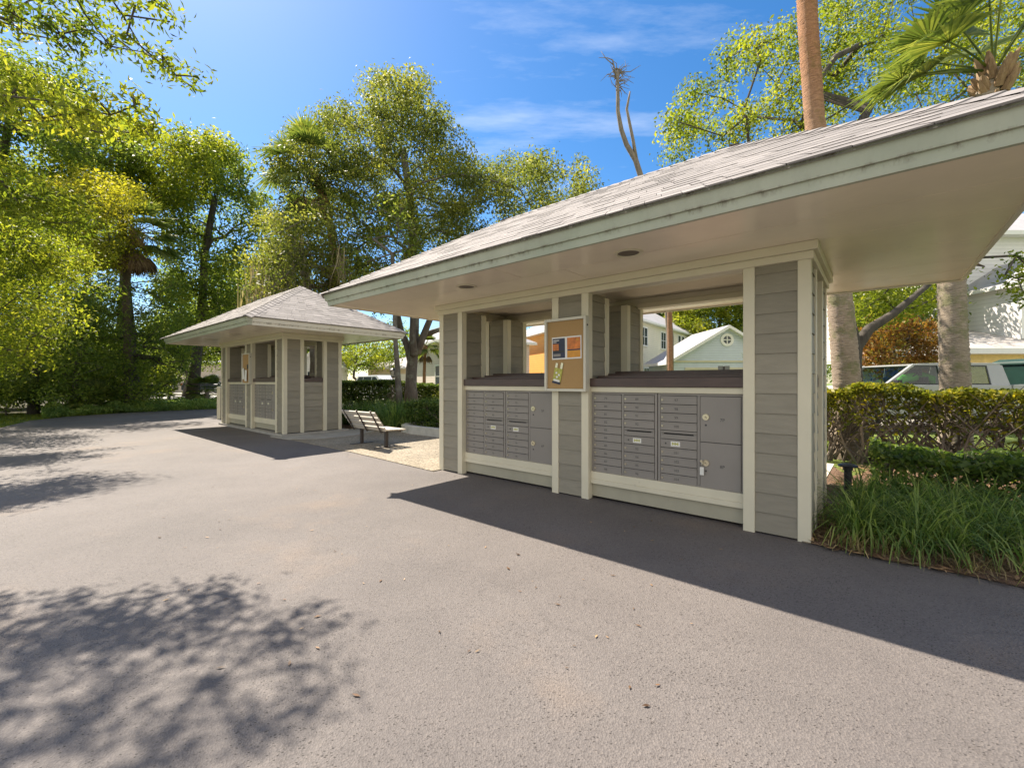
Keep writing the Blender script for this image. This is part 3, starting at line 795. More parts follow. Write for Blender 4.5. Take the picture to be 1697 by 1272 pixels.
sheet('planting_bed', [k2(-15.2, 1.6), k2(-15.0, 5), (-8.5, 22), (-2, 22), (3, 15.5), (6.2, 10.4), k2(0.2, 3.2), k2(-.02, .5), k2(-4.5, 1.6)], .004, M['mulch'], jag=.03)
sheet('mulch_bed', [k2(-.05, -.03), k2(2, -.07), k2(5, -.05), k2(9, -.04), k2(12, 0), k2(12, 4.2), k2(6, 4.3), k2(.4, 4.3), k2(-.05, 2.5)], .008, M['mulch'], jag=.025)
sheet('pebble_slab', [k2(-10.3, .02), k2(-7, -.03), k2(-4.50, -.16), k2(-4.50, 2.5), k2(-9.2, 2.5), k2(-10.3, 2.0)], .012, M['pebble'], th=.03)
sheet('bounce_walk', [k2(-4.49, 1.2), k2(-.12, 1.2), k2(-.10, 4.25), k2(-3.3, 4.25), k2(-3.3, 2.36), k2(-4.49, 2.36)], .014, M['bounce_pale'], th=.03)  # pale slab added behind the kiosk to bounce light onto the soffit
sheet('concrete_walk', [k2(-10.6, -.08), k2(-9.7, -.03), k2(-9.2, .5), k2(-9.25, 1.3), k2(-9.6, 2.1), k2(-10.6, 2.2)], .02, M['concrete'], th=.03)
sheet('kiosk_pad', [k2(-15.05, .10), k2(-10.28, .06), k2(-10.28, 1.75), k2(-15.05, 1.75)], .058, M['concrete'], th=.06)
sheet('street', smooth([(40, 10.6), (9, 10.8), (5, 14.5), (-3, 28), (-8, 34.2), (-30, 33.5), (-60, 40), (-60, 46), (-24, 42), (-6, 43), (3, 31), (9, 18), (14, 14.4), (40, 14.4)], 1), -.008, M['concrete'])
sheet('far_path', [(-60, 50), (-20, 50), (-12, 57), (-60, 58)], -.010, M['concrete'])
# raised kerb of the planter
pts = [K(-3.4, 2.50), K(-6, 2.48), K(-8.5, 2.45), K(-8.95, 2.55), K(-9.2, 2.85), K(-9.25, 3.6), K(-9.1, 4.6)]
mb = MB()
for z0, z1, w0, w1 in ((-.02, .195, .085, .08), (.1955, .21, .08, .068)):
    def off(i, s):
        a, b = pts[max(0, i-1)], pts[min(len(pts)-1, i+1)]; d = (b-a).normalized(); return Vector((-d.y, d.x, 0))*s
    for i in range(len(pts)-1):
        a, b = pts[i], pts[i+1]
        q = lambda p, i, s, z: (p.x+off(i, s).x, p.y+off(i, s).y, z)
        mb.hexa([q(a, i, -w0, z0), q(b, i+1, -w0, z0), q(b, i+1, w0, z0), q(a, i, w0, z0), q(a, i, -w1, z1), q(b, i+1, -w1, z1), q(b, i+1, w1, z1), q(a, i, w1, z1)])
tag(mb.build('planter_kerb', M['curb']), 'low pale concrete planter kerb curving behind the bench', 'kerb')
# mulch chips and fallen leaves
def chips(name, fn, n, l, mats, w=.5):
    V = []; 
    for k in range(n):
        x, y, z = fn(); a = random.uniform(0, 6.28); L = l*random.uniform(.4, 1.5)*.5; W = L*w*random.uniform(.4, 1)
        ca, sa = math.cos(a), math.sin(a); t = random.uniform(-.35, .35)*L; u = random.uniform(-.3, .3)*W
        V += [(x-ca*L, y-sa*L, z+.004+max(0, -t)), (x-sa*W, y+ca*W, z+.005+abs(u)), (x+ca*L, y+sa*L, z+.004+max(0, t)), (x+sa*W, y-ca*W, z+.006)]
    V = np.array(V); o = arr_mesh(name, V, 4, RNG.uniform(0, 1, n), mats); o['kind'] = 'stuff'; return o
def bedpt(X0, X1, Y0, Y1, z=.012):
    def f():
        p = K(random.uniform(X0, X1), Y0+(Y1-Y0)*random.random()**1.3, z+random.uniform(0, .012)); return tuple(p)
    return f
M['chip'] = LEAF('mulch_chip', (.07, .04, .025), (.19, .11, .065), (.40, .27, .16), .05, nscale=4)
chips('mulch_chips', bedpt(-.02, 5.5, -.09, 2.6), 5200, .07, M['chip'], .45)
chips('mulch_chips', bedpt(-.02, 2.5, 1.4, 4.3), 2500, .08, M['chip'], .5)
chips('leaf_litter', bedpt(-9, -3.5, 2.6, 4.2, .02), 900, .07, M['chip'], .5)
def lit():
    d = random.uniform(1.7, 9); return (random.uniform(-.9, .5)*d, d, .001)
chips('fallen_leaves', lit, 240, .03, M['chip'], .5)
V, rn = blades([tuple(K(random.uniform(.1, 5.5), random.uniform(-.02, .30), .01)) for _ in range(170)], 6, .22, .0035, 1.3, .5)
o = arr_mesh('dry_grass', V, 4, rn, GREEN['straw']); o['kind'] = 'stuff'

# ------------------------------------------------------------ bench
def bench():
    b = thing('park_bench', 'low slatted bench with brown iron supports, seen from behind between the kiosks', 'bench', K(-7.44, .62, .013), ROTK)
    L = .62; th = R(19)
    prof = [(-.245, .79), (-.215, .70), (-.185, .61), (-.155, .52)]
    bk = MB()
    for k, (y, z) in enumerate([(-.045-.068*i, .375+.098*i) for i in range(4)]):
        d = Vector((0, -math.sin(R(34)), math.cos(R(34)))); a = Vector((-L, y, z)); bk.bar(a, a+Vector((2*L, 0, 0)),   .028, .092, up=d)
    bk.build('backrest', M['wood_light'], b, bevel=.004)
    st = MB()
    for k in range(4): st.box(-L, L, .03+.105*k, .115+.105*k, .335-.004*k, .363-.004*k)
    st.build('seat', M['wood_light'], b, bevel=.004)
    for x in (-.5, 0, .5):
        m = MB(); m.bar((x, -.30, .735), (x, -.055, .30), .035, .016, up=(0, 1, 1)); m.bar((x, -.075, .316), (x, .44, .308), .035, .016)
        m.build('strap', M['iron'], b)
    for x in (-.45, .45):
        m = MB(); m.box(x-.03, x+.03, .06, .12, .01, .306); m.build('leg', M['iron'], b, bevel=.004)
        m = MB(); m.box(x-.035, x+.035, -.16, .34, 0, .0095); m.build('foot_plate', M['iron'], b)
bench()
# path light, cream post, lamp post, sign
t = thing('path_light', 'short black path light with a flat cap among the grass right of the near kiosk', 'path light', (wx(1405, 4.55), 4.55, 0))
mb = MB(); mb.lathe([(.035, 0), (.035, .36), (.045, .37), (.045, .40)], n=14); mb.build('post', M['blackmetal'], t, smooth=False)
mb = MB(); mb.lathe([(.02, .401), (.085, .401), (.088, .415), (.06, .43), (.01, .437)], n=18); mb.build('cap', M['blackmetal'], t)
t = thing('bollard', 'cream post with a flat cap at the left end of the distant kiosk', 'post', (wx(364, 15.2), 15.2, 0))
mb = MB(); mb.box(-.06, .06, -.06, .06, 0, 1.10); mb.build('post', M['trim'], t, bevel=.005)
mb = MB(); mb.hexa([(-.075, -.075, 1.101), (.075, -.075, 1.101), (.075, .075, 1.101), (-.075, .075, 1.101), (-.05, -.05, 1.15), (.05, -.05, 1.15), (.05, .05, 1.15), (-.05, .05, 1.15)]); mb.build('cap', M['trim'], t)
t = thing('lamp_post', 'white yard lamp post with a black lantern, beside the thin tree trunk', 'lamp post', (wx(651.5, 20.5), 20.5, 0))
mb = MB(); mb.lathe([(.08, 0), (.08, .25), (.05, .3), (.045, 1.5), (.06, 1.52)], n=12); mb.build('post', M['white'], t)
mb = MB(); mb.lathe([(.05, 1.521), (.10, 1.56), (.10, 1.58)], n=8); mb.lathe([(.17, 1.86), (.15, 1.90), (.03, 2.0), (.02, 2.05)], n=8)
for a in range(4): mb.bar((.1*math.cos(a*1.571+.78), .1*math.sin(a*1.571+.78), 1.57), (.15*math.cos(a*1.571+.78), .15*math.sin(a*1.571+.78), 1.87), .018, .018)
ln = mb.build('lantern', M['blackmetal'], t)
M['frost'] = P('frosted_glass', (.55, .55, .5), .3)
mb = MB(); mb.lathe([(.085, 1.585), (.125, 1.858)], n=8); mb.build('glass', M['frost'], ln)
t = thing('black_pole', 'slim black lamp pole standing in the far left clearing', 'pole', (wx(280, 33), 33, 0))
mb = MB(); mb.lathe([(.11, 0), (.11, .5), (.06, .6), (.045, 3.4)], n=10); mb.build('post', M['blackmetal'], t)
mb = MB(); mb.lathe([(.05, 3.401), (.16, 3.45), (.2, 3.8), (.05, 4.0)], n=8); mb.build('lantern', M['frost'], t)
M['signback'] = P('sign_back', (.20, .20, .185), .5)
t = thing('sign', 'back of a grey two-panel sign seen over the brown counter of the near kiosk', 'sign', (wx(1199.5, 13.5), 13.5, 0))
mb = MB(); mb.box(-.022, .022, -.03, .01, 0, 1.80); mb.build('post', M['iron'], t)
for s in (-1, 1):
    mb = MB(); mb.box(min(s*.023, s*.185), max(s*.023, s*.185), -.004, .004, 1.38, 1.815); mb.build('panel', M['signback'], t, bevel=.003)

# ------------------------------------------------------------ houses
def lapwall(name, col, pitch=.16):
    m = bpy.data.materials.new(name); t, o = nt(m)
    b = N(t, 'ShaderNodeBsdfPrincipled'); t.links.new(b.outputs[0], o.inputs[0])
    tc = N(t, 'ShaderNodeTexCoord'); sx = N(t, 'ShaderNodeSeparateXYZ'); t.links.new(tc.outputs['Object'], sx.inputs[0])
    d = N(t, 'ShaderNodeMath', operation='DIVIDE'); t.links.new(sx.outputs[2], d.inputs[0]); d.inputs[1].default_value = pitch
    f = N(t, 'ShaderNodeMath', operation='FRACT'); t.links.new(d.outputs[0], f.inputs[0])
    c = ramp(t, noise(t, tc.outputs['Object'], 1.2), [(.3, sc(col, .93)), (.7, sc(col, 1.05))])
    c = mixc(t, c, ramp(t, f.outputs[0], [(0, (.55, .55, .55)), (.10, (1, 1, 1))]), 1., 'MULTIPLY')
    t.links.new(c, b.inputs['Base Color']); b.inputs['Roughness'].default_value = .7
    inv = N(t, 'ShaderNodeMath', operation='SUBTRACT'); inv.inputs[0].default_value = 1; t.links.new(f.outputs[0], inv.inputs[1])
    t.links.new(bump(t, inv.outputs[0], .6, .03), b.inputs['Normal']); return m
M['pane'] = P('window_pane', (.05, .065, .075), .08, .3, 2)
M['wtrim'] = P('white_trim', (.78, .77, .74), .5, .04)
M['greyroof'] = P('grey_roof', (.40, .39, .40), .9, .12, 2, .3, 40, rndvar=.1)
HW = {'cream': lapwall('wall_cream', (.72, .66, .54)), 'pink': lapwall('wall_pinkish', (.70, .60, .54)), 'orange': lapwall('wall_sun_warmed', (.78, .42, .10)),
      'blue': lapwall('wall_pale_blue', (.56, .62, .69)), 'white': lapwall('wall_white', (.74, .72, .70)), 'tan': lapwall('wall_tan', (.66, .54, .38)), 'yellow': P('wall_yellow', (.85, .62, .25), .7)}
def window(root, face_y, xc, zc, w, h, cols=1, rows=2, nrm=-1):
    f = MB(); t = .09; y0, y1 = (face_y-.06, face_y-.001)
    f.box(xc-w/2-t, xc-w/2, y0, y1, zc-h/2-t, zc+h/2+t); f.box(xc+w/2, xc+w/2+t, y0, y1, zc-h/2-t, zc+h/2+t)
    f.box(xc-w/2+.001, xc+w/2-.001, y0, y1, zc+h/2, zc+h/2+t); f.box(xc-w/2+.001, xc+w/2-.001, y0-.03, y1, zc-h/2-t, zc-h/2)
    for k in range(1, cols): x = xc-w/2+w*k/cols; f.box(x-.03, x+.03, y0+.015, y1, zc-h/2+.001, zc+h/2-.001)
    for k in range(1, rows): z = zc-h/2+h*k/rows; f.box(xc-w/2+.002, xc+w/2-.002, y0+.02, y1, z-.02, z+.02)
    o = f.build('window', M['wtrim'], root)
    p = MB(); p.box(xc-w/2+.003, xc+w/2-.003, face_y-.03, face_y-.002, zc-h/2+.003, zc+h/2-.003); p.build('pane', M['pane'], o)
def hip(mb, x0, x1, y0, y1, z, rise, th=.16, mi=0):
    d = (y1-y0)/2; ym = (y0+y1)/2
    if x1-x0 > y1-y0: a, b = (x0+d, ym, z+rise), (x1-d, ym, z+rise)
    else: d = (x1-x0)/2; xm = (x0+x1)/2; a, b = (xm, y0+d, z+rise), (xm, y1-d, z+rise)
    c = [(x0, y0, z), (x1, y0, z), (x1, y1, z), (x0, y1, z)]
    if x1-x0 > y1-y0: fs = [(c[0], c[1], b, a), (c[1], c[2], b), (c[2], c[3], a, b), (c[3], c[0], a)]
    else: fs = [(c[0], c[1], a), (c[1], c[2], b, a), (c[2], c[3], b), (c[3], c[0], a, b)]
    for f in fs: mb.poly(f, mi)
    lo = [(p[0], p[1], p[2]-th) for p in c]
    for k in range(4): mb.poly([lo[k], lo[(k+1) % 4], c[(k+1) % 4], c[k]], 1)
    mb.poly(list(reversed(lo)), 1)
def gable(mb, x0, x1, y0, y1, z, rise, th=.18, ov=.35):
    """ridge along y"""
    xm = (x0+x1)/2; s = rise/(xm-x0); zz = z-s*ov
    for sg in (1, -1):
        xe = x0-ov if sg > 0 else x1+ov
        a, b, c, d = (xe, y0-ov, zz), (xm, y0-ov, z+rise), (xm, y1+ov, z+rise), (xe, y1+ov, zz)
        up = lambda p: (p[0], p[1], p[2]+th)
        mb.poly([up(a), up(b), up(c), up(d)], 0); mb.poly([a, d, c, b], 1)
        mb.poly([a, b, up(b), up(a)], 1); mb.poly([d, up(d), up(c), c], 1); mb.poly([a, up(a), up(d), d], 1)
def wallbox(w, dp, h, mat, root, rise=0, z0=0.0, x0=0., y0=0., name='wall'):
    mb = MB()
    if rise:
        pr = [(x0, z0), (x0+w, z0), (x0+w, h), (x0+w/2, h+rise), (x0, h)]; mb.prism(pr, y0, y0+dp)
    else: mb.box(x0, x0+w, y0, y0+dp, z0, h)
    return mb.build(name, mat, root)
# pale blue garage with round window
h = thing('garage', 'pale blue gabled garage with a round white window, seen through the near kiosk', 'house', (10.5, 28, 0))
wallbox(7, 5, 2.7, HW['blue'], h, 2.1)
mb = MB(); gable(mb, 0, 7, 0, 5, 2.7, 2.1, .2, .4); mb.build('roof', [M['greyroof'], M['wtrim']], h)
zc = wz(563, 28); mb = MB(); 
for k in range(24):
    a, b = k*math.pi/12, (k+1)*math.pi/12; q = lambda r, t, y: (3.5+r*math.cos(t), y, zc+r*math.sin(t))
    mb.hexa([q(.26, a, -.07), q(.42, a, -.07), q(.42, b, -.07), q(.26, b, -.07), q(.26, a, -.001), q(.42, a, -.001), q(.42, b, -.001), q(.26, b, -.001)])
mb.box(3.47, 3.53, -.06, -.03, zc-.26, zc+.26); mb.box(3.24, 3.469, -.06, -.03, zc-.03, zc+.03); mb.box(3.531, 3.76, -.06, -.03, zc-.03, zc+.03)
wn = mb.build('round_window', M['wtrim'], h)
mb = MB(); mb.tube([(3.5, -.025, zc), (3.5, -.002, zc)], .27, 24); mb.build('pane', M['pane'], wn)
mb = MB(); mb.box(.9, 6.1, -.05, -.002, .02, 2.12); mb.build('garage_door', M['white'], h)
mb = MB(); mb.box(.75, 6.25, -.09, -.003, 2.125, 2.27); mb.box(.75, .895, -.09, -.003, 0, 2.12); mb.box(6.105, 6.25, -.09, -.003, 0, 2.12); mb.box(.1, 6.9, -.06, -.003, 2.62, 2.72); mb.build('door_trim', M['trim'], h)
# cream two-storey
h = thing('house', 'cream two-storey house with a triple window, running away behind the pale blue garage', 'house', (8.5, 31.9, 0), math.atan2(.788, .616))
wallbox(17.8, 7, 6.1, HW['cream'], h); mb = MB(); hip(mb, -.4, 18.2, -.45, 7.4, 6.25, 2.6); mb.build('roof', [M['greyroof'], M['wtrim']], h)
for x in (12.6, 13.75, 14.9): window(h, 0, x, 5.05, .75, 1.55, 1, 2)
for x in (3.5, 8): window(h, 0, x, 5.0, 1.2, 1.4, 2, 2)
for x in (4, 10.5, 15): window(h, 0, x, 1.7, 1.2, 1.5, 2, 2)
# orange
h = thing('house', 'sunlit orange walled house seen left of the near notice board', 'house', (.1, 36.5, 0), R(-70))
wallbox(7.2, 4.5, 4.75, HW['orange'], h); mb = MB(); hip(mb, -.4, 7.6, -.45, 4.9, 4.9, 1.6); mb.build('roof', [M['greyroof'], M['wtrim']], h)  # warm sunlight on this wall is put into its orange colour
window(h, 0, 1.2, 1.6, 1, 1.4)
# pinkish
h = thing('house', 'pinkish white clapboard house behind the forked oak trunk and small palm', 'house', (wx(684, 33.5), 33.5, 0), R(-60))
wallbox(7.5, 6, 3.9, HW['pink'], h); mb = MB(); hip(mb, -.4, 7.9, -.45, 6.4, 4.05, 1.9); mb.build('roof', [M['greyroof'], M['wtrim']], h)
window(h, 0, 5.8, 1.7, 1.1, 1.4)
# tan garage behind SUV
h = thing('garage', 'low tan hip-roofed garage behind the parked white SUV', 'house', (wx(610, 46), 46, 0), R(-8))
wallbox(7.4, 6.5, 2.8, HW['tan'], h); mb = MB(); hip(mb, -.5, 7.9, -.5, 7, 2.9, 1.35); mb.build('roof', [M['shingle_pale'], M['wtrim']], h)
mb = MB(); mb.box(1.2, 5.6, -.06, -.002, .02, 2.2); mb.build('garage_door', M['white'], h)
# house behind kiosk end opening
h = thing('house', 'white gabled cottage glimpsed through the end opening of the distant kiosk', 'house', (wx(494, 40), 40, 0), 0)
wallbox(2.7, 5, 2.9, HW['white'], h, 1.3); mb = MB(); gable(mb, 0, 2.7, 0, 5, 2.9, 1.3, .15, .2); mb.build('roof', [M['greyroof'], M['wtrim']], h); window(h, 0, 1.3, 1.7, .8, 1.2, 1)
# far left building
h = thing('house', 'pale far house seen through trunks under the left eave of the distant kiosk', 'house', (wx(262, 58), 58, 0))
wallbox(13, 7, 3.8, HW['pink'], h); mb = MB(); hip(mb, -.5, 13.5, -.5, 7.5, 3.95, 2.2); mb.build('roof', [M['greyroof'], M['wtrim']], h)
for x in (2, 4.4, 7.5, 10.5): window(h, 0, x, 1.6, 1.1, 1.4)
# right white two-storey
h = thing('house', 'white two-storey house with a pale shingled garage roof at the right edge', 'house', (14.7, 14.6, 0))
wallbox(11, 2.9, 2.3, HW['yellow'], h, x0=.5, name='garage_wall')
mb = MB(); mb.poly([(0, -.5, 2.42), (12, -.5, 2.42), (12, 2.9, 3.5), (2.6, 2.9, 3.5)]); mb.poly([(0, 6, 2.42), (0, -.5, 2.42), (2.6, 2.9, 3.5), (2.6, 6, 3.5)])
mb.poly([(0, -.5, 2.24), (12, -.5, 2.24), (12, -.5, 2.42), (0, -.5, 2.42)], 1); mb.poly([(0, 6, 2.24), (0, -.5, 2.24), (0, -.5, 2.42), (0, 6, 2.42)], 1); mb.poly([(0, -.5, 2.24), (0, 6, 2.24), (12, 6, 2.24), (12, -.5, 2.24)], 1)
mb.build('garage_roof', [M['shingle_pale'], M['wtrim']], h)
wallbox(10, 8, 7.2, HW['white'], h, z0=2.3, x0=2.6, y0=2.92, name='upper_wall')
mb = MB(); hip(mb, 2.1, 13.1, 2.5, 11.4, 7.35, 2.6); mb.build('roof', [M['greyroof'], M['wtrim']], h)
wallbox(3.2, 2.1, 4.9, HW['white'], h, 1.0, z0=2.85, x0=3.55, y0=.8, name='dormer_wall')
mb = MB(); gable(mb, 3.55, 6.75, .8, 3.2, 4.9, 1.0, .14, .28); mb.build('dormer_roof', [M['greyroof'], M['wtrim']], h)
window(h, .8, 5.0, 4.15, 1.0, 1.3, 1, 2); mb = MB(); mb.box(3.52, 3.66, .76, .798, 2.86, 4.9); mb.build('corner_board', M['wtrim'], h)
# white plank fence and gate
t = thing('fence', 'white plank fence with slim gate posts between the two palm trunks', 'fence', (wx(1424, 17.5), 17.5, 0))
mb = MB()
for k in range(8): mb.box(.18*k, .18*k+.17, 0, .03, .05, 2.08)
mb.build('panel', M['wtrim'], t)
for x in (.55, .95, 1.46): mb = MB(); mb.box(x, x+.09, -.09, -.001, 0, 2.2); mb.build('post', M['wtrim'], t)

# ------------------------------------------------------------ vehicles
M['silver'] = P('silver_paint', (.38, .38, .365), .22, .03, 2, spec=.6); M['whitecar'] = P('white_car_paint', (.72, .73, .74), .2, .02, 2, spec=.6)
M['tyre'] = P('tyre', (.02, .02, .02), .8); M['rim'] = P('rim', (.45, .45, .46), .3, metal=.8)
M['dark'] = P('dark_plastic', (.025, .026, .03), .5); M['redplastic'] = P('red_plastic', (.45, .045, .015), .3)
M['greenbag'] = P('bright_green_fabric', (.08, .42, .02), .6, .2, 9); M['bluebag'] = P('blue_fabric', (.02, .05, .13), .6, .2, 9); M['bin'] = P('dark_green_bin', (.012, .045, .035), .5, .2, 4)
M['plank'] = P('raw_plank', (.42, .27, .17), .8, .2, 8)
def glass():
    m = bpy.data.materials.new('car_glass'); t, o = nt(m)
    tr = N(t, 'ShaderNodeBsdfTransparent'); tr.inputs[0].default_value = (.50, .60, .55, 1)
    g = N(t, 'ShaderNodeBsdfGlossy'); g.inputs['Roughness'].default_value = .03
    mx = N(t, 'ShaderNodeMixShader'); mx.inputs[0].default_value = .07
    t.links.new(tr.outputs[0], mx.inputs[1]); t.links.new(g.outputs[0], mx.inputs[2]); t.links.new(mx.outputs[0], o.inputs[0]); return m
M['glass'] = glass()
def wheel(root, x, y, s, r=.37):
    m = MB(); m.tube([(x, y, r), (x, y+s*.03, r), (x, y+s*.22, r), (x, y+s*.25, r)], [r-.04, r, r, r-.04], 24); w = m.build('wheel', M['tyre'], root)
    m = MB(); m.tube([(x, y-s*.004, r), (x, y-s*.001, r)], [r*.62, r*.64], 18); m.build('rim', M['rim'], w)
def pickup():
    t = thing('pickup_truck', 'silver pickup truck with a long cab parked behind the golden hedge', 'pickup truck', (8.55, 11.5, 0))
    W = 1.92; mb = MB()
    mb.prism([(.02, .48), (.0, .75), (.08, 1.0), (.3, 1.10), (1.3, 1.19), (1.62, 1.235), (4.84, 1.235), (4.84, .40), (.15, .40)], .0, W)
    mb.build('body', M['silver'], t, bevel=.03)
    mb = MB(); mb.box(4.87, 6.7, 0, .07, .45, 1.24); mb.box(4.87, 6.7, W-.07, W, .45, 1.24); mb.box(6.63, 6.7, .071, W-.071, .45, 1.24); mb.box(4.87, 6.6, .072, W-.072, .45, .55); mb.build('truck_bed', M['silver'], t, bevel=.02)
    mb = MB(); y0, y1 = .17, W-.17
    mb.prism([(2.28, 1.775), (2.55, 1.81), (3.2, 1.83), (4.5, 1.825), (4.72, 1.79), (4.72, 1.75), (2.28, 1.745)], y0, y1)
    mb.build('cab_roof', M['silver'], t, bevel=.02)
    for s, ya, yb in ((1, .05, y0), (-1, W-.05, y1)):
        for a, b, w_, h_, u_ in (((1.5, ya, 1.235), (2.33, yb, 1.775), .07, .06, (0, 0, 1)), ((3.05, ya, 1.235), (3.02, yb, 1.76), .07, .10, (1, 0, 0))):
            mb = MB(); mb.bar(a, b, w_, h_, up=u_); mb.build('cab_pillar', M['silver'], t)
        yy = sorted((ya, ya+s*.05)); yt = sorted((yb, yb+s*.05)); mb = MB()
        mb.hexa([(4.34, yy[0], 1.235), (4.84, yy[0], 1.235), (4.84, yy[1], 1.235), (4.34, yy[1], 1.235), (4.34, yt[0], 1.76), (4.76, yt[0], 1.76), (4.76, yt[1], 1.76), (4.34, yt[1], 1.76)])
        mb.build('rear_quarter', M['silver'], t)
    mb = MB(); seal = MB()
    for ya, yb in ((.055, .165), (W-.055, W-.165)):
        mb.poly([(1.62, ya, 1.236), (3.0, ya, 1.236), (2.97, yb, 1.75), (2.38, yb, 1.75)]); mb.poly([(3.1, ya, 1.236), (4.33, ya, 1.236), (4.33, yb, 1.75), (3.08, yb, 1.75)])
        for p, q in (((4.30, ya-.006, 1.25), (4.30, yb-.006, 1.74)), ((3.09, yb-.006, 1.735), (4.31, yb-.006, 1.735)), ((2.36, yb-.006, 1.735), (2.98, yb-.006, 1.735)), ((1.6, ya-.006, 1.25), (4.33, ya-.006, 1.25)), ((3.0, ya-.006, 1.25), (2.97, yb-.006, 1.74))): seal.bar(p, q, .028, .012, up=(0, 1, 0))
    mb.poly([(1.5, .08, 1.236), (2.33, .2, 1.745), (2.33, W-.2, 1.745), (1.5, W-.08, 1.236)])
    mb.poly([(4.78, .1, 1.25), (4.73, .2, 1.75), (4.73, W-.2, 1.75), (4.78, W-.1, 1.25)]); mb.build('window', M['glass'], t); seal.build('window_seal', M['dark'], t)
    mb = MB()
    for y in (.3, 1.05):
        mb.box(2.75, 2.9, y, y+.55, .7, 1.45); mb.box(2.72, 2.84, y+.13, y+.42, 1.46, 1.66)
    mb.box(1.55, 1.95, .1, W-.1, 1.1, 1.24); mb.tube([(2.15, .45, 1.2), (2.1, .45, 1.42), (2.15, .45, 1.2)], .03, 6); mb.build('seat', M['dark'], t, bevel=.03)
    for x in (1.0, 5.75): wheel(t, x, -.005, 1); wheel(t, x, W+.005, -1)
    mb = MB(); mb.tube([(1.68, -.02, 1.16), (1.66, -.10, 1.24), (1.66, -.14, 1.30)], [.02, .05, .03], 8); mb.box(1.6, 1.72, -.2, -.06, 1.25, 1.36); mi = mb.build('side_mirror', M['dark'], t, bevel=.01)
    mb = MB(); mb.box(1.605, 1.715, -.195, -.065, 1.15, 1.245); mb.build('mirror_reflector', M['redplastic'], mi, bevel=.01)
    mb = MB(); mb.box(1.7, 4.7, -.06, .0, .34, .40); mb.build('running_board', M['dark'], t)
    mb = MB(); mb.box(.0, .04, .15, W-.15, .55, .95); mb.build('grille', M['dark'], t)
    for y in (.06, W-.36): mb = MB(); mb.box(-.012, .05, y, y+.3, .78, .98); mb.build('headlight', M['frost'], t)
pickup()
t = thing('fabric_bag', 'bright green fabric bag heaped inside the front window of the silver pickup', 'bag', (11.12, 12.05, 1.0))
mb = MB()
mb.tube([(-.3, 0, .22), (-.2, .02, .40), (.05, 0, .43), (.35, .02, .46), (.62, 0, .38), (.7, 0, .2)], [.06, .12, .13, .14, .13, .05], 12, wob=.06); mb.build('bag', M['greenbag'], t, smooth=True)
mb = MB(); mb.tube([(.0, -.1, .45), (.15, -.12, .55), (.3, -.1, .47)], .018, 6); mb.build('strap', M['dark'], t)
t = thing('bundle', 'dark blue bundle in the rear window of the silver pickup', 'bundle', (12.35, 12.0, 1.0))
mb = MB(); mb.lathe([(.05, .0), (.28, .1), (.30, .4), (.26, .56), (.1, .62), (.02, .63)], n=16); mb.build('cloth', M['bluebag'], t, smooth=True)
t = thing('bin', 'dark green bin with rounded lid riding in the bed of the silver pickup', 'bin', (14.55, 12.2, .56))
mb = MB(); mb.hexa([(-.3, -.35, 0), (.3, -.35, 0), (.3, .35, 0), (-.3, .35, 0), (-.4, -.45, 1.22), (.4, -.45, 1.22), (.4, .45, 1.22), (-.4, .45, 1.22)]); mb.build('body', M['bin'], t, bevel=.04)
mb = MB(); mb.prism([(-.44, 1.225), (.44, 1.225), (.42, 1.32), (.2, 1.40), (-.2, 1.40), (-.42, 1.32)], -.48, .48); mb.build('lid', M['bin'], t, bevel=.03)
t = thing('plank_stack', 'bare wooden planks leaning upright beside the green bin in the pickup bed', 'planks', (14.55, 11.66, .56))
mb = MB()
for k in range(3): mb.bar((.10*k, .1*k, 0), (.10*k+.10, .12*k, .95+.05*k), .09, .035, up=(0, 1, 0))
mb.build('planks', M['plank'], t)
def suv(loc, rz, label, mat):
    t = thing('suv', label, 'SUV', loc, rz); W = 1.95
    mb = MB(); mb.prism([(0, .45), (.0, .9), (.12, 1.05), (3.8, 1.12), (4.9, 1.02), (5.1, .85), (5.1, .45), (4.9, .35), (.1, .35)], 0, W); mb.build('body', mat, t, bevel=.05)
    mb = MB(); q = [(.08, .06, 1.06), (3.85, .06, 1.12), (3.85, W-.06, 1.12), (.08, W-.06, 1.06), (.42, .22, 1.86), (2.85, .22, 1.9), (2.85, W-.22, 1.9), (.42, W-.22, 1.86)]; mb.hexa(q); mb.build('cabin', mat, t, bevel=.05)
    def side(x0, x1, x2, x3, sg):
        y = lambda z: (.06+(z-1.1)*.2-.012) if sg > 0 else W-(.06+(z-1.1)*.2-.012)
        m = MB(); m.hexa([(x0, y(1.2), 1.2), (x1, y(1.2), 1.2), (x1, y(1.2)+sg*.02, 1.2), (x0, y(1.2)+sg*.02, 1.2), (x3, y(1.76), 1.76), (x2, y(1.76), 1.76), (x2, y(1.76)+sg*.02, 1.76), (x3, y(1.76)+sg*.02, 1.76)]); m.build('window', M['pane'], t)
    for sg in (1, -1): side(.42, 1.15, 1.2, .6, sg); side(1.25, 2.25, 2.25, 1.28, sg); side(2.35, 3.45, 2.72, 2.35, sg)
    m = MB(); m.poly([(3.80, .2, 1.17), (3.80, W-.2, 1.17), (2.93, W-.3, 1.82), (2.93, .3, 1.82)]); m.build('windscreen', M['pane'], t)
    m = MB(); m.poly([(.09, .25, 1.2), (.37, .32, 1.78), (.37, W-.32, 1.78), (.09, W-.25, 1.2)]); m.build('rear_window', M['pane'], t)
    for x in (.95, 4.05): wheel(t, x, -.005, 1, .39); wheel(t, x, W+.005, -1, .39)
    for y in (.05, W-.3): m = MB(); m.box(5.06, 5.12, y, y+.25, .75, .9); m.build('headlight', M['frost'], t)
    for y in (.02, W-.17): m = MB(); m.box(-.02, .05, y, y+.15, .9, 1.2); m.build('tail_light', M['redplastic'], t)
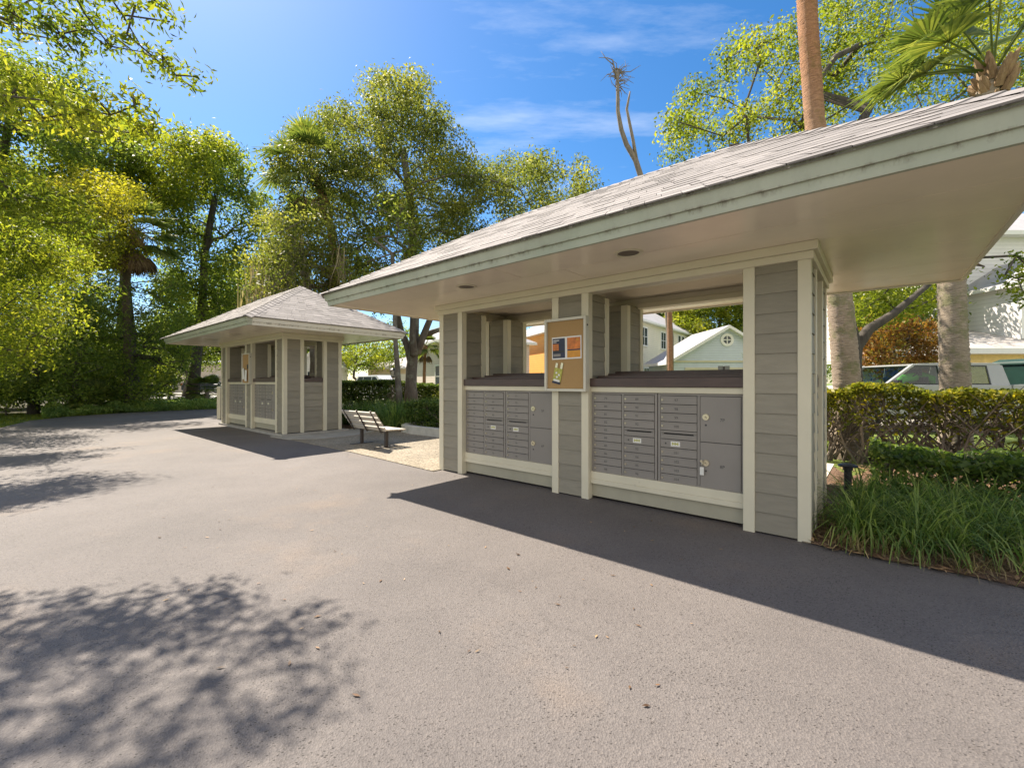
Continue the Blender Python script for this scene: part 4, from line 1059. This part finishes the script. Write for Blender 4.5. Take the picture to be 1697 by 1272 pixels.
suv((-13.6, 36.6, 0), R(-33), 'white SUV parked in front of the tan garage, beyond the hedge', M['whitecar'])
M['darkcar'] = P('dark_car_paint', (.03, .035, .05), .2, .02, 2)
suv((wx(300, 52), 52, 0), R(4), 'dark SUV parked far off in front of the pale left house', M['darkcar'])

# ------------------------------------------------------------ trees
def T(px, d, *zs):
    """trunk polyline: (px,py) points at distance d, first one on the ground"""
    out = [(wx(px, d), d, -.1)]
    for (x, y) in zs: dd = d*(1+random.uniform(-.008, .008)); out.append((wx(x, dd), dd, wz(y, dd)))
    return out
# central live oak with forked trunk
ok = clumps_in([(425, 410), (465, 260), (505, 190), (560, 178), (604, 200), (612, 125), (640, 108), (684, 130), (720, 165), (765, 215), (805, 240), (860, 268), (925, 280), (978, 282), (975, 318), (900, 370), (760, 440), (650, 480), (560, 500), (425, 480)], 19, 3.8, 310, .72)
ok += [((wx(x, 19), 19+random.uniform(-1, 1), wz(y, 19)), r) for x, y, r in ((628, 128, .5), (652, 118, .5), (665, 150, .6), (640, 160, .6), (930, 292, .45), (955, 285, .4), (965, 305, .35), (905, 300, .5), (880, 285, .45), (520, 196, .5), (548, 190, .5), (580, 196, .5), (480, 255, .45), (470, 300, .5))]
def fork(mb):
    for pts, r in (([(682, 600), (676, 578), (664, 545), (655, 500), (640, 440)], .17), ([(686, 590), (684, 550), (684, 500), (672, 420)], .15), ([(690, 585), (702, 555), (716, 520), (735, 470), (770, 400)], .17), ([(700, 556), (728, 546), (760, 536), (830, 500)], .12)):
        d = 19+random.uniform(-.5, .5)
        mb.tube([(wx(x, d)-wx(682, 19), d-19, wz(y, d)) for x, y in pts], [r*1.2]+[r*(1-.13*k) for k in range(1, len(pts))], 9, wob=.04)
tree('oak_tree', 'tall spreading live oak with a forked grey trunk, rising behind the bench', 'tree', (wx(682, 19), 19), T(682, 19, (681, 640), (682, 610), (685, 585), (686, 560), (688, 500), (685, 420), (680, 330), (668, 250)), .27, ok, 'oak', 'oak', 640, .135, .068, moss=0, extra=fork)
# moss draped limbs left of it
ol = clumps_in([(445, 400), (480, 345), (535, 335), (570, 400), (578, 470), (470, 485), (420, 470)], 15.5, 2.2, 56, .55)
tree('oak_tree', 'oak draped with pale Spanish moss above the distant kiosk roof', 'tree', (wx(520, 16), 16), T(520, 16, (522, 600), (515, 500), (500, 430), (480, 390)), .2, ol, 'oak', 'oak', 520, .13, .065, moss=24)
# thin tree
tn = clumps_in([(560, 420), (620, 330), (680, 330), (700, 400), (680, 520), (600, 530)], 15, 1.6, 46, .5)
tree('slender_tree', 'slender straight grey trunked tree beside the white lamp post', 'tree', (wx(662, 15), 15), T(664, 15, (660, 640), (658, 600), (655, 560), (654, 500), (650, 420)), .115, tn, 'mid', 'oak', 230, .13, .065)
# near overhanging tree, top left; trunk out of frame
def limb_clumps(pts, r0, r1, n, jit):
    out = []
    for k in range(n):
        f = random.random(); i = min(len(pts)-2, int(f*(len(pts)-1))); g = f*(len(pts)-1)-i
        p = np.array(pts[i])*(1-g)+np.array(pts[i+1])*g + RNG.normal(size=3)*jit*np.array([1, 1, .6])
        out.append((tuple(p), random.uniform(r0, r1)))
    return out
def q3(px, py, d): return (wx(px, d), d, wz(py, d))
nl = limb_clumps([q3(-420, 150, 7), q3(-200, 60, 5.6), q3(60, 20, 5.0), q3(170, 70, 4.8), q3(290, 112, 4.6)], .14, .28, 84, .19)
nl += limb_clumps([q3(-420, 150, 7), q3(-160, 160, 5.0), q3(40, 150, 4.4), q3(150, 190, 4.5), q3(215, 195, 4.4)], .14, .28, 58, .19)
nl += limb_clumps([q3(-400, -60, 6), q3(-120, -110, 4.6), q3(90, -60, 4.3), q3(260, 25, 4.4)], .14, .28, 44, .2)
nl += limb_clumps([q3(-420, 150, 9), q3(-100, 110, 8.6), q3(40, 140, 8.5), q3(120, 180, 8.6)], .25, .5, 64, .36)
nl += limb_clumps([q3(-420, 200, 8), q3(-150, 280, 7), q3(0, 330, 7.2), q3(95, 330, 7.4)], .25, .5, 90, .42)
nl += limb_clumps([q3(-420, 260, 9), q3(-130, 400, 9), q3(20, 400, 9.2), q3(110, 440, 9.5)], .3, .55, 100, .5)
tree('overhanging_tree', 'leafy tree whose near branches reach in from the top left corner', 'tree', (-12.9, 7.6), [(-12.9, 7.6, -.1), (-12.6, 7.5, 1.5), (-12.1, 7.3, 3), (-11.4, 7.0, 4.4)], .075, nl, 'bright', 'dark', 1250, .085, .03, up=.5, core=.7, flat=.75, droop=.5)
# trees of the wood on the left
def wood_tree(name, label, bpx, d, top, poly, n, r, leaf, dens=200, L=.17, W=.085, rad=.2, bark='dark', spread=2.2, **kw):
    cl = clumps_in(poly, d, spread, n, r)
    zs = [(bpx+(top[0]-bpx)*f+random.uniform(-6, 6), 640+(top[1]-640)*f) for f in (.12, .3, .5, .7, 1)]
    return tree(name, label, 'tree', (wx(bpx, d), d), T(bpx, d, *zs), rad, cl, leaf, bark, dens, L, W, **kw)
wood_tree('broadleaf_tree', 'bright yellow green tree filling the left edge at eye level and above', -70, 12.5, (-60, 420), [(-320, 250), (-100, 300), (40, 330), (120, 400), (115, 560), (40, 600), (-300, 620)], 150, .7, 'bright', 640, .10, .05, .2)
wood_tree('broadleaf_tree', 'shady tree with a thin dark forked trunk standing on the left lawn edge', 55, 17.5, (70, 420), [(-140, 420), (60, 380), (170, 450), (180, 640), (90, 665), (-140, 660)], 115, .75, 'mid', 450, .13, .065, .14)
wood_tree('broadleaf_tree', 'golden leaved tree glowing in sun left of the cabbage palm', 128, 18.5, (150, 380), [(70, 330), (140, 290), (215, 310), (225, 400), (190, 440), (90, 430)], 80, .7, 'gold', 620, .125, .06, .13)
wood_tree('vine_covered_tree', 'twin trunk smothered in dark climbing vines at the middle of the wood', 222, 20.5, (215, 470), [(120, 480), (200, 450), (300, 470), (320, 600), (250, 672), (130, 670)], 115, .7, 'mid', 480, .13, .065, .3)
wood_tree('broadleaf_tree', 'tall yellow topped tree rising above the cabbage palm', 190, 25, (215, 270), [(60, 280), (110, 225), (200, 200), (270, 235), (345, 215), (380, 260), (330, 330), (200, 360), (80, 360)], 110, .9, 'bright', 290, .22, .11, .25)
wood_tree('broadleaf_tree', 'tall dark limbed oak at the right end of the wood, beside open sky', 318, 28, (350, 330), [(270, 330), (320, 250), (385, 235), (425, 280), (455, 345), (450, 440), (400, 520), (300, 560), (260, 480)], 110, .95, 'mid', 240, .24, .12, .32, bark='dark')
wood_tree('broadleaf_tree', 'mid green tree with low drooping limbs behind the distant kiosk roof', 372, 34, (380, 450), [(300, 470), (380, 430), (450, 440), (480, 520), (430, 600), (260, 600), (260, 540)], 80, 1.15, 'mid', 210, .27, .13, .25)
wood_tree('broadleaf_tree', 'very tall tree at the upper left behind the overhanging branches', -60, 22, (20, 160), [(-360, 120), (-60, 40), (100, 110), (225, 190), (230, 250), (110, 300), (80, 380), (-340, 380)], 120, 1.0, 'mid', 250, .22, .11, .28)
wood_tree('broadleaf_tree', 'small tree with airy crown in the far left clearing', 305, 40, (310, 580), [(262, 575), (320, 540), (372, 560), (376, 612), (270, 622)], 26, 1.0, 'mid', 100, .26, .13, .16, spread=2.)
palm('cabbage_palm', 'cabbage palm with brown hanging fronds in the middle of the left wood', (wx(212, 20), 20), T(212, 20, (212, 560), (208, 480), (214, 420), (226, 385)), [.17, .16, .15, .16, .17], 22, 1.1, 1.0, bark='palmdark', dead=18, ring=False, boots=24, w=.03)
# understorey shrubs: each its own plant
def shrub(name, label, px, d, w, h, leaf, n=14, L=.13, W=.065, dens=260, cat='shrub', group=None):
    cl = [((wx(px, d)+random.uniform(-w, w)*.75, d+random.uniform(-w, w)*.6, h*random.uniform(.25, .85)), min(w, h)*random.uniform(.32, .5)) for _ in range(n)]
    b = (wx(px, d), d)
    return tree(name, label, cat, b, [(b[0], b[1], -.05), (b[0], b[1], h*.25)], .035, cl, leaf, 'twig', dens/max(.2, (min(w, h)*.42)**.6)*1.9, L, W, group=group, flare=False)
shrub('shrub', 'dark shrub low at the far left edge under the trees', 10, 16.8, 1.5, 1.9, 'deep', 14)
shrub('shrub', 'broad dark shrub between the thin forked trunk and the vine covered trunk', 120, 19, 1.6, 2.4, 'mid', 14)
shrub('shrub', 'shrub with lit leaf tips just left of the vine covered trunk', 165, 19.6, 1.3, 2.0, 'deep', 13)
shrub('shrub', 'yellow green bush in sun right of the vine covered trunk', 258, 25, 1.3, 2.6, 'bright', 20)
shrub('shrub', 'tall dark thicket bush behind the thin forked trunk', 80, 23, 2.4, 4.2, 'mid', 22, .18, .09)
shrub('shrub', 'tall thicket bush behind the vine covered trunk', 190, 26, 2.8, 5.0, 'mid', 24, .2, .1)
shrub('shrub', 'tall leafy thicket at the left edge behind the lawn', -30, 21, 2.6, 4.4, 'bright', 24, .18, .09)
palm('saw_palmetto', 'dark saw palmetto clump at the foot of the vine covered trunk', (wx(158, 18.4), 18.4), [(wx(158, 18.4), 18.4, -.05), (wx(158, 18.4), 18.4, .35)], [.1, .1], 15, .75, .6, dead=0, ring=False, w=.026, elev=(.1, 1.3))
palm('saw_palmetto', 'sunlit saw palmetto in front of the far clearing, above the green verge', (wx(262, 23), 23), [(wx(262, 23), 23, -.05), (wx(262, 23), 23, .3)], [.1, .1], 14, .7, .6, dead=0, ring=False, w=.03, elev=(.1, 1.3))
palm('young_palm', 'young bright palm left of the distant kiosk wall', (wx(343, 25), 25), [(wx(343, 25), 25, -.05), (wx(343, 25), 25, .75)], [.1, .11], 14, .7, .75, dead=0, ring=False, w=.035, elev=(-.2, 1.3))
# far masses nobody could count
def mass(name, label, polys, leaf, L, W, dens):
    cl = []
    for (poly, d, sp, n, r) in polys: cl += clumps_in(poly, d, sp, n, r)
    V, rn = crown_leaves(cl, dens, L, W); o = arr_mesh(name, V, 4, rn, GREEN[leaf]); return tag(o, label, 'woodland', kind='stuff')
mass('woodland', 'dense far woodland closing the view behind the left trees', [([(-700, 150), (-100, 200), (150, 330), (250, 420), (255, 640), (-700, 650)], 46, 5, 210, 2.7), ([(250, 520), (330, 500), (470, 480), (480, 560), (420, 600), (250, 606)], 72, 4, 34, 2.6)], 'bright', .42, .21, 50)
mass('woodland', 'far line of trees behind the houses', [([(480, 560), (560, 530), (680, 540), (700, 600), (560, 606), (480, 620)], 66, 5, 40, 2.2), ([(780, 500), (960, 470), (1300, 430), (1700, 440), (2200, 420), (2200, 640), (780, 640)], 62, 4, 120, 3.0)], 'mid', .42, .21, 70)
# trees behind the houses
wood_tree('broadleaf_tree', 'sunlit yellow green tree above the pale blue garage gable', 1190, 46, (1190, 520), [(1120, 480), (1200, 440), (1300, 470), (1310, 570), (1150, 580), (1110, 540)], 90, 1.4, 'bright', 220, .3, .15, .3)
wood_tree('broadleaf_tree', 'dark tree between the cream house roof and the pale blue gable', 1085, 52, (1090, 520), [(1020, 490), (1090, 460), (1150, 490), (1160, 590), (1040, 590)], 80, 1.5, 'deep', 200, .3, .15, .3)
wood_tree('broadleaf_tree', 'leafy tree in shade between the two right palm trunks', 1500, 19, (1500, 520), [(1380, 470), (1470, 420), (1570, 430), (1590, 540), (1540, 600), (1400, 590)], 110, .85, 'mid', 380, .17, .085, .18)
wood_tree('broadleaf_tree', 'light green tree beyond the hedge behind the distant kiosk', 590, 44, (590, 590), [(560, 585), (600, 565), (655, 570), (660, 612), (570, 625)], 30, 1.2, 'bright', 110, .27, .13, .16)
wood_tree('red_leaf_tree', 'small tree with rusty red and gold leaves behind the silver pickup', 1478, 15, (1480, 560), [(1420, 560), (1450, 525), (1530, 520), (1560, 560), (1555, 612), (1440, 620)], 60, .42, 'red', 700, .13, .07, .07, spread=1.0)
# right-hand oak behind the palms
ro = clumps_in([(1095, 290), (1105, 180), (1170, 130), (1230, 60), (1330, 20), (1500, -40), (1760, -20), (1800, 160), (1700, 260), (1500, 330), (1300, 340), (1130, 300)], 12.5, 2.8, 205, .52)
ro += clumps_in([(1640, 440), (1700, 400), (1800, 420), (1800, 480), (1700, 490), (1650, 470)], 9, .8, 14, .32)
ro += clumps_in([(1400, 440), (1480, 420), (1560, 440), (1560, 520), (1420, 540)], 11.5, 1.2, 22, .5)
def rfork(mb):
    for pts, r in (([(1412, 640), (1418, 575), (1440, 545), (1480, 520), (1540, 470)], .13),):
        mb.tube([(wx(x, 9.2)-wx(1416, 9.2), 0, wz(y, 9.2)) for x, y in pts], [r, r, r*.8, r*.6, r*.4], 9, wob=.04)
tree('oak_tree', 'yellow green oak filling the sky above the near roof behind the palms', 'tree', (wx(1416, 9.2), 9.2), T(1416, 9.2, (1414, 640), (1408, 560), (1390, 480), (1385, 400), (1380, 320), (1400, 250), (1440, 180)), .2, ro, 'bright', 'dark', 1000, .10, .05, extra=rfork)
# palms
palm('cabbage_palm', 'thick leaning palm trunk behind the near right corner pillar, reddish above the roof', (wx(1402, 7.5), 7.5), T(1402, 7.5, (1404, 640), (1393, 510), (1374, 360), (1350, 200), (1340, 60), (1328, -180), (1322, -400)), [.245, .205, .185, .165, .15, .15, .15, .16], 20, 1.2, 1.0, bark='palmgrad', dead=4, boots=0)
palm('cabbage_palm', 'stout right palm with a head of green fan fronds above the roof end', (wx(1583, 7.4), 7.4), T(1583, 7.4, (1583, 640), (1580, 560), (1577, 470), (1578, 420), (1590, 340), (1612, 245), (1646, 120)), [.235, .20, .185, .18, .17, .16, .16, .15], 8, 1.3, .86, dead=0, boots=34, w=.024, fixed=[(-1, -.1, .10), (-1, .2, .22), (-.95, -.35, .30), (-.8, .35, .35), (-.5, -.4, .8), (-.7, .1, .6), (.3, -.3, .9), (.8, .2, .1)], elev=(.55, 1.35))
palm('slim_palm', 'slim brown palm trunk in front of the cream house, seen through the near kiosk', (wx(1111, 23), 23), T(1111, 23, (1111, 600), (1110, 520), (1108, 420), (1106, 370)), [.14, .135, .13, .13, .14], 18, 1, .9, bark='palmred', dead=4, ring=False)
palm('slim_palm', 'palm with mossy brown trunk rising beside the distant kiosk roof into the oak', (wx(557, 17.2), 17.2), T(557, 17.2, (557, 560), (555, 460), (550, 390), (538, 330), (518, 284)), [.19, .17, .16, .155, .15, .16], 16, 1.15, 1.05, bark='palmred', dead=3, ring=False, w=.03)
palm('small_palm', 'small brown trunked palm in front of the pinkish house', (wx(703, 27), 27), T(703, 27, (703, 620), (704, 590), (705, 572)), [.12, .10, .10, .17], 14, .6, .6, bark='palmred', dead=3, ring=False, w=.03)
palm('young_palm', 'bright low palm whose frond tips show beside the near right pillar', (wx(1285, 11), 11), [(wx(1285, 11), 11, -.05), (wx(1285, 11), 11, 1.2)], [.1, .1], 12, .7, .75, dead=0, ring=False, w=.03, elev=(.0, 1.2))
palm('young_palm', 'yellow green feathery palm by the hood of the silver pickup', (wx(1492, 16), 16), [(wx(1492, 16), 16, -.05), (wx(1492, 16), 16, 1.3)], [.1, .1], 14, .5, .55, dead=0, ring=False, w=.03, elev=(-.1, 1.3))
# dead snag
sg = thing('dead_snag', 'bare broken dead tree with a tangled twiggy top against the blue sky', 'dead tree', (wx(1111, 26), 26, 0))
mb = MB(); o0 = (wx(1111, 26), 26)
def sn(pts, r): mb.tube([(wx(x, 26)-o0[0], random.uniform(-.06, .06), wz(y, 26)) for x, y in pts], [r[0]+(r[1]-r[0])*k/(len(pts)-1) for k in range(len(pts))], 8, wob=.08)
sn([(1111, 668), (1110, 560), (1104, 470), (1086, 380), (1063, 297), (1054, 265), (1038, 240), (1030, 215), (1024, 185), (1024, 150), (1023, 118)], (.24, .09))
sn([(1054, 262), (1050, 235), (1043, 205), (1039, 180), (1042, 163), (1044, 152)], (.12, .045))
for k in range(46):
    x0, y0 = 1022+random.uniform(-4, 6), random.uniform(112, 150); a = random.uniform(-2.9, .2) if k % 3 else random.uniform(.6, 2.6); l = random.uniform(8, 27); c = random.uniform(-.7, .7)
    sn([(x0, y0), (x0+math.cos(a)*l*.5, y0+math.sin(a)*l*.45), (x0+math.cos(a+c)*l, y0+math.sin(a+c)*l+l*.1)], (.032, .008))
sn([(1024, 140), (1015, 100), (1006, 96), (992, 96)], (.05, .012)); sn([(1018, 108), (1004, 98), (996, 84)], (.04, .012)); sn([(1026, 120), (1045, 118), (1062, 108)], (.036, .01))
mb.build('trunk', BK['snag'], sg, smooth=True)

# ------------------------------------------------------------ hedges and planting
def hedge(name, label, X0, X1, Y0, Y1, z0, z1, leaf, n, L, W, stems=0, top=.5, leafbias=1.0, bark='twig', jag=.06, ends=None):
    h = thing(name, label, 'hedge', K(X0, (Y0+Y1)/2, 0), ROTK)
    if ends:
        (ax, ay), (bx, by) = ends; h.location = (ax, ay, 0); h.rotation_euler.z = math.atan2(by-ay, bx-ax); X0, X1 = 0, math.hypot(bx-ax, by-ay)
    w, dp = X1-X0, (Y1-Y0)/2
    ph = [random.uniform(0, 6.28) for _ in range(6)]
    def topz(x): return z1+jag*(math.sin(x*2.1+ph[0])+.7*math.sin(x*5.3+ph[1])+.5*math.sin(x*11+ph[2]))
    def f():
        x = random.uniform(0, w); t = random.random()
        if t < top: return (x, random.uniform(-dp, dp), topz(x)-abs(random.gauss(0, .05))-random.random()*.07)
        z = z0+(topz(x)-z0)*random.random()**leafbias; s = random.choice((-1, 1)); e = random.random()
        return (x, s*dp*(1-e*e*.8)*(.85+.15*math.sin(x*3+z*4+ph[3])), z)
    V, rn = leafy_box(n, f, L, W, .6); arr_mesh('foliage', V, 4, rn, GREEN[leaf], h)
    if stems:
        mb = MB()
        for k in range(stems):
            x = random.uniform(0, w); y = random.uniform(-dp*.5, dp*.5); p = [Vector((x, y, 0))]; dx = random.uniform(-.25, .25)
            for q in range(4): p.append(p[-1]+Vector((dx+random.uniform(-.12, .12), random.uniform(-.08, .08), (z1-.05)/4)))
            r = random.uniform(.008, .019); mb.tube(p, [r*1.3, r, r*.85, r*.6, r*.3], 6, wob=.08)
            for b in range(5):
                i = random.choice((1, 2, 2, 3)); a = random.uniform(0, 6.28); l = random.uniform(.15, .45)
                e = p[i]+Vector((math.cos(a)*l, math.sin(a)*l*.5, l*random.uniform(.2, 1.1))); mb.tube([p[i], p[i].lerp(e, .5)+Vector((0, 0, .03)), e], [r*.6, r*.4, r*.15], 5)
        mb.build('stem', BK[bark], h)
    return h
hedge('hedge', 'golden leggy clipped hedge in front of the silver pickup', -.6, 6.6, 4.35, 5.15, .22, 1.21, 'hedge', 19000, .078, .044, 200, .42, .30, jag=.05)
hedge('hedge', 'low dark green shrub row behind the strappy grass at the right', .35, 6.6, 1.85, 2.95, .06, .57, 'shrub', 19000, .075, .042, 40, .6, 1.0, jag=.035)
hedge('hedge', 'clipped green boxwood hedge inside the planter kerb behind the bench', -9.35, -3.6, 2.75, 3.9, .06, .80, 'shrub', 17000, .07, .042, 30, .5, 1.0, jag=.03)
hedge('hedge', 'tall clipped hedge in front of the white SUV, left of the thin tree', 0, 1, 0, 1.2, .1, 1.36, 'shrub', 15000, .10, .06, 30, .45, 1.0, jag=.03, ends=((wx(540, 18.5), 18.5), (wx(652, 17.2), 17.2)))
hedge('hedge', 'dark hedge behind the forked oak trunk', 0, 1, 0, 1.2, .1, 1.25, 'shrub', 9000, .12, .07, 10, .45, 1.0, ends=((wx(650, 22.5), 22.5), (wx(722, 21.5), 21.5)))
def grass_mass(name, label, spots, n, l, w, mat, lean=.55, bend=.5):
    V, rn = blades(spots, n, l, w, lean, bend); o = arr_mesh(name, V, 4, rn, GREEN[mat]); return tag(o, label, 'ornamental grass', kind='stuff')
def kpts(n, X0, X1, Y0, Y1): return [tuple(K(random.uniform(X0, X1), random.uniform(Y0, Y1), .01)) for _ in range(n)]
grass_mass('strappy_grass', 'dark green strappy grass spilling over the mulch right of the near kiosk', [p for p in kpts(560, .22, 6.6, .22, 1.95)], 22, .60, .0048, 'blade', 1.0, .95)
grass_mass('strappy_grass', 'strappy grass bed behind the bench and distant kiosk', kpts(420, -12.6, -9.3, 2.5, 6.6)+kpts(90, -9.4, -5, 4.0, 6), 24, .78, .010, 'blade', .85, .6)
def gp():
    px = random.uniform(70, 372); d0 = gd(np.interp(px, [70, 130, 200, 300, 372], [694, 688.5, 684.5, 680, 677.5]))
    d = d0+.12+random.random()*min(3.2, 1.2+(px-70)*.02); t = min(1, (d-d0)/.5); return (wx(px, d), d, .52*random.random()**.6*t**.5*(.7+.3*math.sin(px*.09)*math.sin(d*2.3)))
V, rn = leafy_box(24000, gp, .10, .055, .7); o = arr_mesh('ground_cover', V, 4, rn, GREEN['ground']); tag(o, 'knee high bright ground cover bordering the far edge of the asphalt', 'ground cover', kind='stuff')
def turf(name, fn, n, l, w):
    V, rn = blades([fn() for _ in range(n)], 5, l, w, .8, .4); o = arr_mesh(name, V, 4, rn, GREEN['turf']); o['kind'] = 'stuff'
def lp():
    while True:
        x, y = random.uniform(-24, -13), random.uniform(11, 18)
        e = np.interp(y, [9.5, 12.4, 14.5, 16.4, 18.6], [-13.2, -14.7, -16.3, -16.9, -16.4])
        if x < e-.02: return (x, y, -.02)
turf('lawn_grass', lp, 5200, .07, .008)
turf('lawn_grass', lambda: (lambda p: (p.x, p.y, -.01))(K(random.uniform(-1, 7), random.uniform(5.0, 8.2))), 5200, .11, .008)
turf('lawn_grass', lambda: (random.uniform(-24, -12), random.uniform(25, 36), -.02), 5000, .12, .016)
shrub('shrub', 'yellow green bush at the foot of the small palm by the pinkish house', 716, 27, .95, 1.15, 'gold', 16, .12, .06)
shrub('shrub', 'sunny bush below the orange wall', 890, 27, 1.1, 1.9, 'bright', 16, .12, .06)
shrub('shrub', 'yellow green shrub beyond the hedge at the far right', 1690, 9.4, .5, .95, 'hedge', 14, .08, .045)
shrub('shrub', 'lit bush left of the leaning palm trunk base', 1352, 8.4, .55, 1.2, 'hedge', 14, .08, .045)

# ------------------------------------------------------------ light, sky, camera
SUN = Vector((-.72, .695, 0)).normalized(); EL = R(53)
sv = Vector((SUN.x*math.cos(EL), SUN.y*math.cos(EL), math.sin(EL)))
li = bpy.data.lights.new('sun', 'SUN'); li.energy = 5.0; li.angle = R(.53); li.color = (1, .90, .76)
so = bpy.data.objects.new('sun', li); COL.objects.link(so); so.rotation_euler = (-sv).to_track_quat('-Z', 'Y').to_euler(); so.location = (0, 0, 30)
w = bpy.data.worlds.new('World'); SC.world = w; w.use_nodes = True; t = w.node_tree; t.nodes.clear()
out = N(t, 'ShaderNodeOutputWorld'); bg = N(t, 'ShaderNodeBackground'); t.links.new(bg.outputs[0], out.inputs[0])
sky = N(t, 'ShaderNodeTexSky', sky_type='NISHITA', sun_disc=False); sky.sun_elevation = EL; sky.sun_rotation = math.atan2(SUN.x, SUN.y) % (2*math.pi)
sky.air_density = 1.0; sky.dust_density = .4; sky.ozone_density = 2.2
hs = N(t, 'ShaderNodeHueSaturation'); hs.inputs['Saturation'].default_value = 1.34; t.links.new(sky.outputs[0], hs.inputs['Color'])
tc = N(t, 'ShaderNodeTexCoord'); sx = N(t, 'ShaderNodeSeparateXYZ'); t.links.new(tc.outputs['Generated'], sx.inputs[0])
mxz = N(t, 'ShaderNodeMath', operation='MAXIMUM'); t.links.new(sx.outputs[2], mxz.inputs[0]); mxz.inputs[1].default_value = .06
cb = N(t, 'ShaderNodeCombineXYZ')
for k in (0, 1):
    dv = N(t, 'ShaderNodeMath', operation='DIVIDE'); t.links.new(sx.outputs[k], dv.inputs[0]); t.links.new(mxz.outputs[0], dv.inputs[1]); t.links.new(dv.outputs[0], cb.inputs[k])
mp = N(t, 'ShaderNodeMapping'); mp.inputs['Rotation'].default_value = (0, 0, R(-18)); mp.inputs['Scale'].default_value = (.55, 1.7, 1); mp.inputs['Location'].default_value = (.35, .2, 0); t.links.new(cb.outputs[0], mp.inputs['Vector'])
n1 = noise(t, mp.outputs[0], 1.1, 9, .62)
cf = ramp(t, n1, [(.55, (0, 0, 0)), (.80, (.5, .5, .5))])
n2 = noise(t, tc.outputs['Generated'], 2.6, 7, .6)
mr = N(t, 'ShaderNodeMapRange'); t.links.new(sx.outputs[1], mr.inputs[0]); mr.inputs[1].default_value = .05; mr.inputs[2].default_value = -.45
ad = N(t, 'ShaderNodeMath', operation='MULTIPLY_ADD'); t.links.new(mr.outputs[0], ad.inputs[0]); ad.inputs[1].default_value = .22; t.links.new(n2, ad.inputs[2])
cu = ramp(t, ad.outputs[0], [(.62, (0, 0, 0)), (.72, (1, 1, 1))])  # bright clouds added behind the camera, out of view, as warm fill
up = N(t, 'ShaderNodeMapRange'); t.links.new(sx.outputs[1], up.inputs[0]); up.inputs[1].default_value = .12; up.inputs[2].default_value = -.06
cu = mixc(t, (0, 0, 0), cu, up.outputs[0])
mixn = mixc(t, hs.outputs[0], (6.2, 6.6, 7.2), cf)
mixn = mixc(t, mixn, (7.3, 7.0, 6.6), cu); t.links.new(mixn, bg.inputs['Color']); bg.inputs['Strength'].default_value = .085
cam = bpy.data.cameras.new('camera'); co = bpy.data.objects.new('camera', cam); COL.objects.link(co); SC.camera = co
cam.sensor_width = 36; cam.lens = 36*F/1697; cam.shift_y = -(636-CY)/1697; cam.clip_start = .05; cam.clip_end = 2000
co.location = (0, 0, CH); co.rotation_euler = (math.pi/2, 0, 0)
SC.view_settings.view_transform = 'Standard'; SC.view_settings.look = 'None'; SC.view_settings.exposure = 1.2; SC.view_settings.gamma = 1
c = SC.cycles; c.max_bounces = 7; c.diffuse_bounces = 4; c.glossy_bounces = 3; c.transmission_bounces = 4; c.transparent_max_bounces = 8; c.use_denoising = True
